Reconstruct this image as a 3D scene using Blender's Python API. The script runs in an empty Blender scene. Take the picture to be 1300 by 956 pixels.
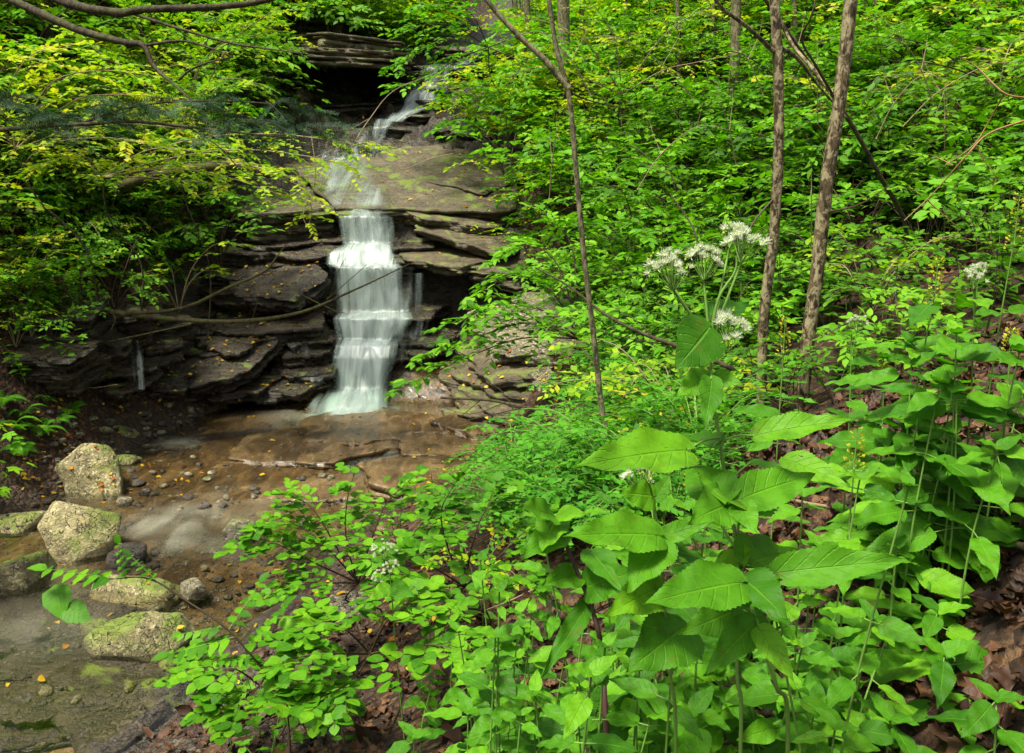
import bpy, math
import numpy as np
from mathutils import Matrix, Vector
from mathutils.bvhtree import BVHTree

scene = bpy.context.scene
COL = scene.collection
R = math.radians

# ------------------------------------------------------------------ camera, sky, sun, exposure
FPX, CU, CV, PITCH = 1126.0, 650.0, 478.0, R(12)
cam_data = bpy.data.cameras.new("camera")
cam_data.sensor_width = 36.0
cam_data.lens = FPX / 1300.0 * 36.0
cam_data.clip_start, cam_data.clip_end = 0.05, 500
camera = bpy.data.objects.new("camera", cam_data)
camera.rotation_euler = (R(90) - PITCH, 0, 0)
COL.objects.link(camera)
scene.camera = camera

SUN_EL, SUN_AZ = R(67), R(232)          # azimuth clockwise from +Y: behind the camera, to the left
world = bpy.data.worlds.new("World"); scene.world = world; world.use_nodes = True
wn = world.node_tree.nodes; wl = world.node_tree.links
wbg = wn["Background"]; wsky = wn.new("ShaderNodeTexSky")
wsky.sky_type = 'NISHITA'; wsky.sun_disc = False
wsky.sun_elevation = SUN_EL; wsky.sun_rotation = SUN_AZ
wsky.dust_density = 4.0; wsky.air_density = 0.7; wsky.ozone_density = 0.3
wgrey = wn.new("ShaderNodeHueSaturation"); wgrey.inputs["Saturation"].default_value = 0.3   # thin overcast
wl.new(wsky.outputs[0], wgrey.inputs["Color"]); wl.new(wgrey.outputs[0], wbg.inputs[0]); wbg.inputs[1].default_value = 0.05

sun_data = bpy.data.lights.new("sun", 'SUN')
sun_data.energy = 1.5; sun_data.angle = R(13); sun_data.color = (1.0, 0.94, 0.76)
sun = bpy.data.objects.new("sun", sun_data)
sd = Vector((math.sin(SUN_AZ) * math.cos(SUN_EL), math.cos(SUN_AZ) * math.cos(SUN_EL), math.sin(SUN_EL)))
sun.rotation_euler = sd.to_track_quat('Z', 'Y').to_euler()
sun.location = (0, 0, 30)
COL.objects.link(sun)

vs = scene.view_settings
vs.view_transform = 'Standard'; vs.look = 'None'; vs.gamma = 1.0; vs.use_curve_mapping = False
vs.exposure = 2.55
scene.cycles.use_denoising = True
scene.cycles.max_bounces = 6; scene.cycles.transparent_max_bounces = 10
scene.cycles.diffuse_bounces = 3; scene.cycles.transmission_bounces = 4

# ------------------------------------------------------------------ helpers
def rng_(s): return np.random.default_rng(s)

def P(u, v, Y):
    """world point seen at photograph pixel (u, v) at forward distance Y"""
    xc = (u - CU) / FPX; yc = (CV - v) / FPX
    dy = math.cos(PITCH) + yc * math.sin(PITCH); dz = -math.sin(PITCH) + yc * math.cos(PITCH)
    return np.array([xc / dy * Y, Y, dz / dy * Y])

def proj(p):
    p = np.atleast_2d(p)
    f = p[:, 1] * math.cos(PITCH) - p[:, 2] * math.sin(PITCH)
    up = p[:, 1] * math.sin(PITCH) + p[:, 2] * math.cos(PITCH)
    f = np.where(np.abs(f) < 1e-4, 1e-4, f)
    return CU + FPX * p[:, 0] / f, CV - FPX * up / f, f

def vnoise(p, seed=0.0):
    p = np.asarray(p, float) + seed * 17.31
    i = np.floor(p); f = p - i; f = f * f * (3 - 2 * f)
    def h(o):
        q = i + o
        s = np.sin(q[..., 0] * 127.1 + q[..., 1] * 311.7 + q[..., 2] * 74.7) * 43758.5453
        return s - np.floor(s)
    r = 0
    for a in (0, 1):
        wa = f[..., 0] if a else 1 - f[..., 0]
        for b in (0, 1):
            wb = f[..., 1] if b else 1 - f[..., 1]
            for c in (0, 1):
                wc = f[..., 2] if c else 1 - f[..., 2]
                r = r + wa * wb * wc * h(np.array([a, b, c], float))
    return r * 2 - 1

def fbm(p, oct=4, seed=0.0, gain=.5):
    p = np.asarray(p, float); r = 0; a = 1.0; t = 0
    for k in range(oct):
        r = r + a * vnoise(p * 2 ** k, seed + k * 3.7); t += a; a *= gain
    return r / t

def norm(v):
    v = np.asarray(v, float)
    return v / (np.linalg.norm(v, axis=-1, keepdims=True) + 1e-12)

def mesh_np(name, V, T, mat=None, tint=None, uv=None, smooth=False):
    """triangle mesh from arrays; tint: per-vertex rgba; uv: per-vertex"""
    V = np.asarray(V, np.float32); T = np.asarray(T, np.int32)
    me = bpy.data.meshes.new(name)
    me.vertices.add(len(V)); me.vertices.foreach_set("co", V.ravel())
    me.loops.add(T.size); me.loops.foreach_set("vertex_index", T.ravel())
    me.polygons.add(len(T))
    me.polygons.foreach_set("loop_start", np.arange(0, T.size, 3, dtype=np.int32))
    me.polygons.foreach_set("loop_total", np.full(len(T), 3, np.int32))
    if smooth: me.polygons.foreach_set("use_smooth", np.ones(len(T), bool))
    if uv is not None:
        l = me.uv_layers.new(name="UVMap")
        l.data.foreach_set("uv", np.asarray(uv, np.float32)[T.ravel()].ravel())
    if tint is not None:
        a = me.attributes.new("tint", 'FLOAT_COLOR', 'POINT')
        a.data.foreach_set("color", np.asarray(tint, np.float32).ravel())
    me.update(calc_edges=True)
    if mat: me.materials.append(mat)
    return me

class MB:
    """collects triangles of ONE mesh"""
    def __init__(s): s.V = []; s.T = []; s.C = []; s.U = []; s.n = 0
    def add(s, V, T, tint=None, uv=None):
        V = np.asarray(V, float); T = np.asarray(T, int)
        s.V.append(V); s.T.append(T + s.n); s.n += len(V)
        s.C.append(np.tile(np.array([.5, .5, .5, 1.]), (len(V), 1)) if tint is None else np.broadcast_to(tint, (len(V), 4)))
        s.U.append(np.zeros((len(V), 2)) if uv is None else uv)
    def mesh(s, name, mat, smooth=False):
        return mesh_np(name, np.concatenate(s.V), np.concatenate(s.T), mat, np.concatenate(s.C), np.concatenate(s.U), smooth)
    def arrays(s): return np.concatenate(s.V), np.concatenate(s.T), np.concatenate(s.C), np.concatenate(s.U)

def link(name, data, parent=None, loc=None):
    o = bpy.data.objects.new(name, data)
    COL.objects.link(o)
    if parent is not None: o.parent = parent
    if loc is not None: o.location = loc
    return o

def tag(o, label=None, cat=None, group=None, kind=None):
    if label: o["label"] = label
    if cat: o["category"] = cat
    if group: o["group"] = group
    if kind: o["kind"] = kind
    return o

def thing(name, loc, label, cat, group=None):
    o = link(name, None, None, loc)
    o.empty_display_size = .1
    return tag(o, label, cat, group)

def grid_tris(nu, nv, wrap=False):
    """vertices indexed i*nv + j, i<nu, j<nv ; wrap closes j"""
    i = np.arange(nu - 1)[:, None]; j = np.arange(nv if wrap else nv - 1)[None, :]
    j2 = (j + 1) % nv
    a = i * nv + j; b = (i + 1) * nv + j; c = (i + 1) * nv + j2; d = i * nv + j2
    return np.concatenate([np.stack([a, b, c], -1).reshape(-1, 3), np.stack([a, c, d], -1).reshape(-1, 3)])

def catmull(pts, n):
    pts = np.asarray(pts, float)
    if len(pts) == 2:
        t = np.linspace(0, 1, n)[:, None]; return pts[0] * (1 - t) + pts[1] * t
    p = np.vstack([2 * pts[0] - pts[1], pts, 2 * pts[-1] - pts[-2]])
    ts = np.linspace(0, len(pts) - 1 - 1e-6, n); k = ts.astype(int); t = (ts - k)[:, None]
    p0, p1, p2, p3 = p[k], p[k + 1], p[k + 2], p[k + 3]
    return .5 * (2 * p1 + (p2 - p0) * t + (2 * p0 - 5 * p1 + 4 * p2 - p3) * t * t + (3 * p1 - p0 - 3 * p2 + p3) * t ** 3)

def tube(pts, r0, r1, sides=6, n=None, rough=0.0, seed=0, radii=None):
    """tapered tube along a curve -> V, T, uv"""
    n = n or max(3, len(pts) * 3)
    c = catmull(pts, n)
    t = norm(np.gradient(c, axis=0))
    ref = np.array([0.0, 0, 1]) if abs(t[len(t) // 2, 2]) < .8 else np.array([1.0, 0, 0])
    a = norm(np.cross(t, ref)); b = np.cross(t, a)
    rr = np.linspace(r0, r1, n) if radii is None else np.interp(np.linspace(0, 1, n), np.linspace(0, 1, len(radii)), radii)
    th = np.linspace(0, 2 * math.pi, sides, endpoint=False)
    ring = a[:, None, :] * np.cos(th)[None, :, None] + b[:, None, :] * np.sin(th)[None, :, None]
    R_ = rr[:, None, None]
    V = c[:, None, :] + ring * R_
    if rough:
        nz = fbm(V.reshape(-1, 3) / max(r0, .01) * .9, 3, seed).reshape(n, sides, 1)
        V = c[:, None, :] + ring * R_ * (1 + rough * nz)
    V = V.reshape(-1, 3)
    T = grid_tris(n, sides, True)
    i0 = len(V); V = np.vstack([V, c[0], c[-1]])
    k = np.arange(sides); k2 = (k + 1) % sides
    cap0 = np.stack([np.full(sides, i0), k2, k], -1); b0 = (n - 1) * sides
    cap1 = np.stack([np.full(sides, i0 + 1), b0 + k, b0 + k2], -1)
    return V, np.vstack([T, cap0, cap1])

# ------------------------------------------------------------------ node helpers
class NT:
    def __init__(s, name):
        s.m = bpy.data.materials.new(name); s.m.use_nodes = True
        s.t = s.m.node_tree; s.t.nodes.clear()
        s.out = s.t.nodes.new("ShaderNodeOutputMaterial")
    def n(s, typ, ins=None, **kw):
        o = s.t.nodes.new("ShaderNode" + typ)
        for k, v in kw.items(): setattr(o, k, v)
        for k, v in (ins or {}).items():
            if isinstance(v, bpy.types.NodeSocket): s.t.links.new(v, o.inputs[k])
            else: o.inputs[k].default_value = v
        return o
    def math(s, op, a, b=0.0, clamp=False):
        o = s.n("Math", {0: a, 1: b}, operation=op); o.use_clamp = clamp; return o.outputs[0]
    def mix(s, f, a, b, blend='MIX'):
        o = s.t.nodes.new("ShaderNodeMix"); o.data_type = 'RGBA'; o.blend_type = blend
        for i, v in ((0, f), (6, a), (7, b)):
            if isinstance(v, bpy.types.NodeSocket): s.t.links.new(v, o.inputs[i])
            else: o.inputs[i].default_value = v if i == 0 else (*v, 1)[:4]
        return o.outputs[2]
    def ramp(s, f, stops, interp='LINEAR'):
        o = s.n("ValToRGB", {0: f}); e = o.color_ramp.elements; o.color_ramp.interpolation = interp
        while len(e) < len(stops): e.new(.5)
        for x, (p, c) in zip(e, stops): x.position = p; x.color = (*c, 1) if len(c) == 3 else c
        return o.outputs[0]
    def ss(s, x, lo, hi):
        o = s.n("MapRange", {0: x, 1: lo, 2: hi, 3: 0.0, 4: 1.0}, interpolation_type='SMOOTHSTEP'); return o.outputs[0]
    def noise(s, vec, scale, detail=4, rough=.55, dist=0.0):
        o = s.n("TexNoise", {"Scale": scale, "Detail": detail, "Roughness": rough, "Distortion": dist})
        if vec is not None: s.t.links.new(vec, o.inputs["Vector"])
        return o.outputs[0]
    def pos(s): return s.n("NewGeometry").outputs["Position"]
    def scaled(s, vec, sc):
        return s.n("VectorMath", {0: vec, 1: sc}, operation='MULTIPLY').outputs[0]
    def bump(s, h, strength, dist=.02, normal=None):
        ins = {"Height": h, "Strength": strength, "Distance": dist}
        if normal is not None: ins["Normal"] = normal
        return s.n("Bump", ins).outputs[0]
    def done(s, shader, vol=None):
        s.t.links.new(shader, s.out.inputs[0]); return s.m

def principled(nt, **kw):
    return nt.n("BsdfPrincipled", {k.replace('_', ' '): v for k, v in kw.items()}).outputs[0]

def mat_rock(name, dark, mid, light, moss=0.3, moss_col=(.07, .10, .012), wet=.5, lichen=0.0, strata=1.0):
    t = NT(name); p = t.pos()
    n1 = t.noise(p, 2.3, 6, .6, .3); n2 = t.noise(p, 14, 5, .65); n3 = t.noise(p, 60, 3, .6)
    st = t.noise(t.scaled(p, (1.2, 1.2, 22)), 1.6, 4, .6)
    f = t.math('ADD', t.math('MULTIPLY', n1, .55), t.math('MULTIPLY', n2, .45))
    if strata: f = t.math('ADD', t.math('MULTIPLY', f, .7), t.math('MULTIPLY', st, .3))
    c = t.ramp(f, [(.34, dark), (.5, mid), (.68, light)])
    c = t.mix(t.math('MULTIPLY', t.ss(n3, .5, .75), .35), c, tuple(x * .35 for x in dark))
    if lichen:
        l = t.noise(p, 26, 5, .7, .6)
        c = t.mix(t.math('MULTIPLY', t.ss(l, .52, .62), lichen), c, (.44, .40, .22))
        l2 = t.noise(p, 7, 4, .6, .5)
        c = t.mix(t.math('MULTIPLY', t.ss(l2, .5, .66), lichen * .6), c, (.22, .19, .07))
    nz = t.n("SeparateXYZ", {0: t.n("NewGeometry").outputs["Normal"]}).outputs[2]
    mn = t.noise(p, 3.1, 5, .62, .4)
    mk = t.math('MULTIPLY', t.ss(nz, .1, .75), t.ss(t.math('ADD', mn, (moss - .5) * .3), .50, .62), True)
    c = t.mix(t.math('MULTIPLY', mk, .88), c, t.mix(n2, moss_col, tuple(x * 2.1 for x in moss_col)))
    ro = t.math('ADD', t.math('MULTIPLY', t.ss(n2, .35, .65), .35), .72 - wet * .55, True)
    ro = t.math('ADD', ro, t.math('MULTIPLY', mk, .5), True)
    h = t.math('ADD', t.math('MULTIPLY', n2, .8), t.math('MULTIPLY', n3, .35))
    if strata: h = t.math('ADD', h, t.math('MULTIPLY', st, .8))
    if not strata:
        cr = t.n("TexVoronoi", {"Vector": t.n("VectorMath", {0: p, 1: t.n("TexNoise", {"Vector": p, "Scale": 5.0, "Detail": 3.0}).outputs[1]}, operation='ADD').outputs[0], "Scale": 4.5}, feature='DISTANCE_TO_EDGE').outputs[0]
        ck = t.math('SUBTRACT', 1.0, t.ss(cr, .0, .035))
        c = t.mix(t.math('MULTIPLY', ck, .6), c, tuple(x * .6 for x in dark)); h = t.math('SUBTRACT', h, t.math('MULTIPLY', ck, 1.2))
    b = t.bump(h, .9, .05)
    return t.done(principled(t, Base_Color=c, Roughness=ro, Normal=b, Specular_IOR_Level=.45))

def mat_soil():
    """forest floor with old leaf litter; gravel and wet stone near the brook (attribute tint.r = brook)"""
    t = NT("forest_floor"); p = t.pos()
    n1 = t.noise(p, 1.3, 5, .6); n2 = t.noise(p, 22, 5, .65, .4)
    vor = t.n("TexVoronoi", {"Vector": p, "Scale": 24.0, "Randomness": 1.0})
    lit = t.ramp(t.n("SeparateColor", {0: vor.outputs["Color"]}).outputs[0],
                 [(0, (.018, .008, .004)), (.4, (.045, .021, .009)), (.7, (.08, .04, .017)), (1, (.13, .075, .036))])
    c = t.mix(t.ss(n2, .35, .6), (.012, .007, .004), lit)
    br = t.n("SeparateColor", {0: t.n("Attribute", attribute_name="tint").outputs[0]}).outputs[0]
    vg = t.n("TexVoronoi", {"Vector": p, "Scale": 30.0})
    gr = t.ramp(t.n("SeparateColor", {0: vg.outputs["Color"]}).outputs[1],
                [(0, (.010, .007, .005)), (.5, (.03, .02, .012)), (.8, (.055, .04, .025)), (1, (.11, .083, .057))])
    c = t.mix(br, c, t.mix(t.ss(n1, .42, .6), gr, (.022, .014, .008)))
    h = t.math('ADD', t.math('MULTIPLY', vor.outputs["Distance"], -1.0), n2)
    ro = t.math('SUBTRACT', .85, t.math('MULTIPLY', br, .4))
    return t.done(principled(t, Base_Color=c, Roughness=ro, Normal=t.bump(h, .9, .04), Specular_IOR_Level=.3))

def mat_bed():
    t = NT("wet_bedrock"); p = t.pos()
    n1 = t.noise(p, .9, 5, .6, .6); n2 = t.noise(t.scaled(p, (1, .35, 1)), 7, 6, .6, .8); n3 = t.noise(p, 45, 3)
    c = t.ramp(t.math('ADD', t.math('MULTIPLY', n1, .6), t.math('MULTIPLY', n2, .4)),
               [(.34, (.016, .010, .004)), (.45, (.055, .034, .014)), (.54, (.125, .080, .034)), (.68, (.23, .16, .075))])
    c = t.mix(t.math('MULTIPLY', t.ss(n3, .5, .7), .3), c, (.05, .035, .02))
    h = t.math('ADD', n2, t.math('MULTIPLY', n3, .25))
    return t.done(principled(t, Base_Color=c, Roughness=t.math('ADD', .12, t.math('MULTIPLY', t.ss(n2, .4, .7), .25)), Normal=t.bump(h, .8, .05)))

def mat_brook():
    t = NT("brook_water"); p = t.pos()
    at = t.n("SeparateColor", {0: t.n("Attribute", attribute_name="tint").outputs[0]})
    n = t.noise(t.scaled(p, (1.0, .5, 1)), 9, 3, .5, 1.2)
    foam_n = t.noise(t.scaled(p, (1.2, .5, 1)), 2.2, 3, .5, 1.2)
    nb = t.bump(n, .28, .03)
    gl = t.n("BsdfGlossy", {"Color": (.9, .95, .95, 1), "Roughness": .10, "Normal": nb}).outputs[0]
    tr = t.n("BsdfTransparent", {"Color": (.93, .91, .85, 1)}).outputs[0]
    fr = t.n("Fresnel", {"IOR": 1.33, "Normal": nb}).outputs[0]
    m = t.n("MixShader", {0: t.math('MULTIPLY', fr, 1.7, True), 1: tr, 2: gl}).outputs[0]
    milk = t.n("BsdfDiffuse", {"Color": (.32, .32, .25, 1)}).outputs[0]
    f = t.math('MULTIPLY', at.outputs[0], t.math('ADD', .45, t.ss(foam_n, .38, .66)), True)
    return t.done(t.n("MixShader", {0: f, 1: m, 2: milk}).outputs[0])

def mat_fall():
    """falling water: bright threads and thin clear gaps along the flow (uv: x across in metres, y down in metres; tint.r = thickness)"""
    t = NT("falling_water")
    uv = t.n("UVMap").outputs[0]
    at = t.n("SeparateColor", {0: t.n("Attribute", attribute_name="tint").outputs[0]})
    s1 = t.noise(t.scaled(uv, (9, .45, 1)), 1.0, 3, .5, .7)
    s2 = t.noise(t.scaled(uv, (38, .7, 1)), 1.0, 3, .55, .1)
    s3 = t.noise(t.scaled(uv, (3.0, 1.4, 1)), 1.0, 3, .5, .3)
    s = t.math('ADD', t.math('ADD', t.math('MULTIPLY', s1, .40), t.math('MULTIPLY', s2, .18)), t.math('MULTIPLY', s3, .57))
    a = t.math('MULTIPLY', t.ss(at.outputs[0], .0, .35), t.ss(t.math('ADD', t.math('MULTIPLY', at.outputs[0], .92), t.math('MULTIPLY', t.math('SUBTRACT', s, .57), 1.25)), .16, .92), True)
    wc = t.mix(a, (.30, .37, .355), (.47, .53, .51))
    dif = t.n("BsdfDiffuse", {"Color": wc}).outputs[0]
    trl = t.n("BsdfTranslucent", {"Color": (.43, .495, .47, 1)}).outputs[0]
    w = t.n("MixShader", {0: .35, 1: dif, 2: trl}).outputs[0]
    w = t.n("AddShader", {0: w, 1: t.n("BsdfGlossy", {"Color": (.06, .06, .06, 1), "Roughness": .35}).outputs[0]}).outputs[0]
    tr = t.n("BsdfTransparent", {"Color": (.94, .97, .95, 1)}).outputs[0]
    return t.done(t.n("MixShader", {0: a, 1: tr, 2: w}).outputs[0])

def mat_bark(name, dark, light, lichen, scale=1.0, moss=0.0):
    t = NT(name); p = t.pos()
    n1 = t.noise(t.scaled(p, (1, 1, .35)), 34 * scale, 5, .65, .5); n2 = t.noise(t.scaled(p, (1, 1, .6)), 24 * scale, 6, .7, .6)
    n3 = t.noise(t.scaled(p, (1, 1, .12)), 75 * scale, 3, .6)
    c = t.mix(t.ss(n1, .36, .62), dark, light)
    c = t.mix(t.math('MULTIPLY', t.ss(n2, .46, .57), .9), c, t.mix(n1, tuple(x * .6 for x in lichen), lichen))
    if moss:
        c = t.mix(t.math('MULTIPLY', t.ss(t.noise(p, 6, 4, .6), .45, .62), moss), c, (.06, .085, .012))
    b = t.bump(t.math('ADD', n1, t.math('MULTIPLY', n3, .7)), .9, .012)
    return t.done(principled(t, Base_Color=c, Roughness=.85, Normal=b, Specular_IOR_Level=.2))

def mat_leaf(name, cols, trans=.35, use_tint=True, veins=True, rough=.58, spec=.16, old=0.0):
    """cols: dark .. bright leaf colours picked per leaf"""
    t = NT(name)
    if use_tint:
        at = t.n("SeparateColor", {0: t.n("Attribute", attribute_name="tint").outputs[0]})
        f = t.math('ADD', at.outputs[0], t.math('MULTIPLY', t.math('SUBTRACT', t.n("ObjectInfo").outputs["Random"], .5), .45), True)
    else:
        f = t.n("ObjectInfo").outputs["Random"]
    k = len(cols) - 1
    c = t.ramp(f, [(i / k, cc) for i, cc in enumerate(cols)])
    nrm = None
    if veins:
        sx = t.n("SeparateXYZ", {0: t.n("UVMap").outputs[0]})
        ax = t.math('ABSOLUTE', sx.outputs[0])
        fr = t.math('FRACT', t.math('MULTIPLY', t.math('SUBTRACT', sx.outputs[1], t.math('MULTIPLY', ax, .22)), 7.0))
        dv = t.math('ABSOLUTE', t.math('SUBTRACT', fr, .5))
        side = t.ss(dv, .40, .5)
        midr = t.math('SUBTRACT', 1.0, t.ss(ax, .02, .07))
        v = t.math('MAXIMUM', t.math('MULTIPLY', side, .5), midr)
        nn = t.noise(t.pos(), 55, 3, .6)
        c = t.mix(t.math('MULTIPLY', v, .3), c, tuple(min(1, x * 1.35 + .01) for x in cols[-1]))
        big = t.noise(t.pos(), 13, 4, .6, .4)
        c = t.mix(t.math('MULTIPLY', t.ss(big, .45, .7), .45), c, tuple(x * .6 for x in cols[0]))
        c = t.mix(t.math('MULTIPLY', t.ss(nn, .5, .72), .3), c, tuple(x * .55 for x in cols[0]))
        nrm = t.bump(t.math('ADD', t.math('MULTIPLY', v, -.6), t.math('MULTIPLY', nn, .6)), .6, .004)
    if old:
        on = t.noise(t.pos(), 38, 4, .6, .5)
        c = t.mix(t.math('MULTIPLY', t.ss(on, .62, .66), old), c, (.12, .065, .012))
    kw = dict(Base_Color=c, Roughness=rough, Specular_IOR_Level=spec)
    if nrm is not None: kw["Normal"] = nrm
    pb = principled(t, **kw)
    tc = t.n("Mix", data_type='RGBA', blend_type='MULTIPLY')
    tc.inputs[0].default_value = 1.0; t.t.links.new(c, tc.inputs[6]); tc.inputs[7].default_value = (1.25, 1.4, .45, 1)
    tl = t.n("BsdfTranslucent", {"Color": tc.outputs[2]}).outputs[0]
    sh = t.n("MixShader", {0: trans, 1: pb, 2: tl}).outputs[0]
    if old:      # insect holes with their own place on every leaf
        rnd = t.n("ObjectInfo").outputs["Random"]
        off = t.n("CombineXYZ", {0: t.math('MULTIPLY', rnd, 37.0), 1: t.math('MULTIPLY', rnd, 91.0), 2: 0.0}).outputs[0]
        hn = t.noise(t.n("VectorMath", {0: t.n("UVMap").outputs[0], 1: off}, operation='ADD').outputs[0], 6.5, 2, .5)
        sh = t.n("MixShader", {0: t.math('GREATER_THAN', hn, .735), 1: sh, 2: t.n("BsdfTransparent").outputs[0]}).outputs[0]
    return t.done(sh)

def mat_plain(name, col, rough=.6, var=.3, scale=60):
    t = NT(name)
    n = t.noise(t.pos(), scale, 3)
    c = t.mix(n, tuple(x * (1 - var) for x in col), tuple(min(1, x * (1 + var)) for x in col))
    return t.done(principled(t, Base_Color=c, Roughness=rough, Specular_IOR_Level=.3))

M = dict(
    soil=mat_soil(), bed=mat_bed(), brook=mat_brook(), fall=mat_fall(),
    ledge=mat_rock("wet_ledge_rock", (.007, .005, .003), (.024, .0175, .0095), (.085, .063, .034), moss=.25, wet=1.0),
    cap=mat_rock("pale_ledge_rock", (.020, .015, .008), (.068, .053, .027), (.165, .13, .068), moss=.44, wet=.7),
    lichen=mat_rock("lichen_boulder", (.04, .032, .014), (.19, .16, .078), (.38, .33, .165), moss=.52, wet=.1, lichen=.85, strata=0),
    mossy=mat_rock("mossy_boulder", (.035, .03, .013), (.125, .108, .048), (.27, .235, .115), moss=.85, wet=.1, lichen=.5, strata=0),
    pebble=mat_rock("pebble_stone", (.015, .012, .009), (.05, .04, .028), (.13, .105, .075), moss=.05, wet=.5, strata=0),
    slabrock=mat_rock("speckled_slab", (.032, .027, .018), (.105, .092, .06), (.24, .21, .14), moss=.36, wet=.15, lichen=.5, strata=0),
    bark=mat_bark("blotched_bark", (.016, .011, .005), (.10, .073, .037), (.34, .29, .165)),
    bark_grey=mat_bark("grey_bark", (.035, .03, .015), (.12, .105, .055), (.22, .20, .11)),
    bark_dark=mat_bark("dark_bark", (.013, .009, .006), (.042, .03, .018), (.075, .062, .035), moss=.25),
    bark_moss=mat_bark("mossy_bark", (.02, .015, .008), (.065, .05, .026), (.10, .085, .04), moss=.55),
    twig=mat_plain("pale_twig", (.20, .15, .085)),
    twig_dark=mat_plain("dark_twig", (.045, .028, .016)),
    twig_orange=mat_plain("tan_twig", (.22, .12, .045)),
    stem=mat_plain("green_stem", (.10, .20, .03)),
    stem_purple=mat_plain("purple_stem", (.045, .022, .018)),
)
# ------------------------------------------------------------------ terrain
BY  = [-6, 3, 6, 8, 10, 12, 12.6, 13.5, 16, 16.6, 19, 21, 26, 50]
BZ  = [-3.7, -3.32, -3.17, -3.08, -3.03, -3.0, -2.5, -1.0, .2, .7, 1.9, 2.5, 4.2, 13]
BX  = [-6, -4.4, -3.5, -3.0, -2.4, -2.1, -2.1, -2.2, -2.2, -2.0, -1.7, -1.0, .3, 2]
BW  = [1, 1.2, 1.3, 1.5, 1.75, 1.6, 1.5, 1.5, 1.4, 1.3, 1.3, 1.2, 1, 1]
HY  = [-6, 0, 4, 6, 9, 12, 15, 19, 26, 50]
HZ  = [-3.6, -3.4, -3.25, -3.1, -2.7, -1.75, -.5, 1.5, 4.4, 14]

def hfun(X, Y, detail=True):
    X = np.asarray(X, float); Y = np.asarray(Y, float)
    zb = np.interp(Y, BY, BZ); zh = np.interp(Y, HY, HZ)
    xc = np.interp(Y, BY, BX); w = np.interp(Y, BY, BW)
    dr = np.maximum(X - (xc + w), 0); dl = np.maximum((xc - w) - X, 0)
    d = dr + dl
    k = np.clip(d / 2.2, 0, 1); k = k * k * (3 - 2 * k)
    base = zb * (1 - k) + zh * k
    sr = np.interp(Y, [-6, 3, 6, 10, 30], [.50, .48, .44, .47, .42])
    sl = np.interp(Y, [-6, 5, 8, 11, 30], [.8, .85, .95, 1.0, .85])
    z = base + sr * (dr - .35 * (1 - np.exp(-dr / .35))) + sl * (dl - .25 * (1 - np.exp(-dl / .25)))
    kx = np.clip((X - .2) / 1.3, 0, 1); ky = np.clip((6 - Y) / 3, 0, 1)
    z = z + .42 * kx * kx * (3 - 2 * kx) * ky * ky * (3 - 2 * ky)
    if detail:
        q = np.stack([X, Y, 0 * X], -1)
        amp = np.clip(d / 1.5, .12, 1)
        z = z + amp * (.22 * fbm(q * .45, 3, 1) + .07 * fbm(q * 2.1, 3, 2))
    return z

def brook_mask(X, Y):
    xc = np.interp(Y, BY, BX); w = np.interp(Y, BY, BW)
    d = np.abs(X - xc) - w + .45 * fbm(np.stack([X * 1.1, Y * 1.1, 0 * X + 2.0], -1), 3, 6)
    return np.clip(1 - (d + .1) / .7, 0, 1)

def heightfield(name, xs, ys, zf, mat):
    XX, YY = np.meshgrid(xs, ys, indexing='ij')
    Z = zf(XX, YY)
    V = np.stack([XX, YY, Z], -1).reshape(-1, 3)
    T = grid_tris(len(xs), len(ys))
    T = T[:, ::-1] if False else T
    m = brook_mask(V[:, 0], V[:, 1])
    tint = np.stack([m, m, m, np.ones_like(m)], -1)
    return V, T, tint

xs = np.unique(np.concatenate([np.linspace(-26, -7, 30), np.linspace(-7, 6, 150), np.linspace(6, 30, 40)]))
ys = np.unique(np.concatenate([np.linspace(-6, 1, 20), np.linspace(1, 14, 150), np.linspace(14, 22, 60), np.linspace(22, 50, 40)]))
def cliff_edge(X, Y): return np.clip(np.minimum.reduce([(X + 5.4) / .9, (.5 - X) / .9, (Y - 11.6) / .3, (21.5 - Y) / .6]), 0, 1)
V, T, tint = heightfield("ground", xs, ys, lambda X, Y: hfun(X, Y) - 1.3 * np.clip(cliff_edge(X, Y) * 2 - .6, 0, 1), None)
ground = link("ground", mesh_np("ground", V, T, M['soil'], tint, smooth=True))
tag(ground, kind="structure")
BV, BT, BN = [V], [T], len(V)          # triangles for dropping things onto surfaces
def solid(V, T):
    global BN
    BV.append(V); BT.append(T + BN); BN += len(V)

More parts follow.
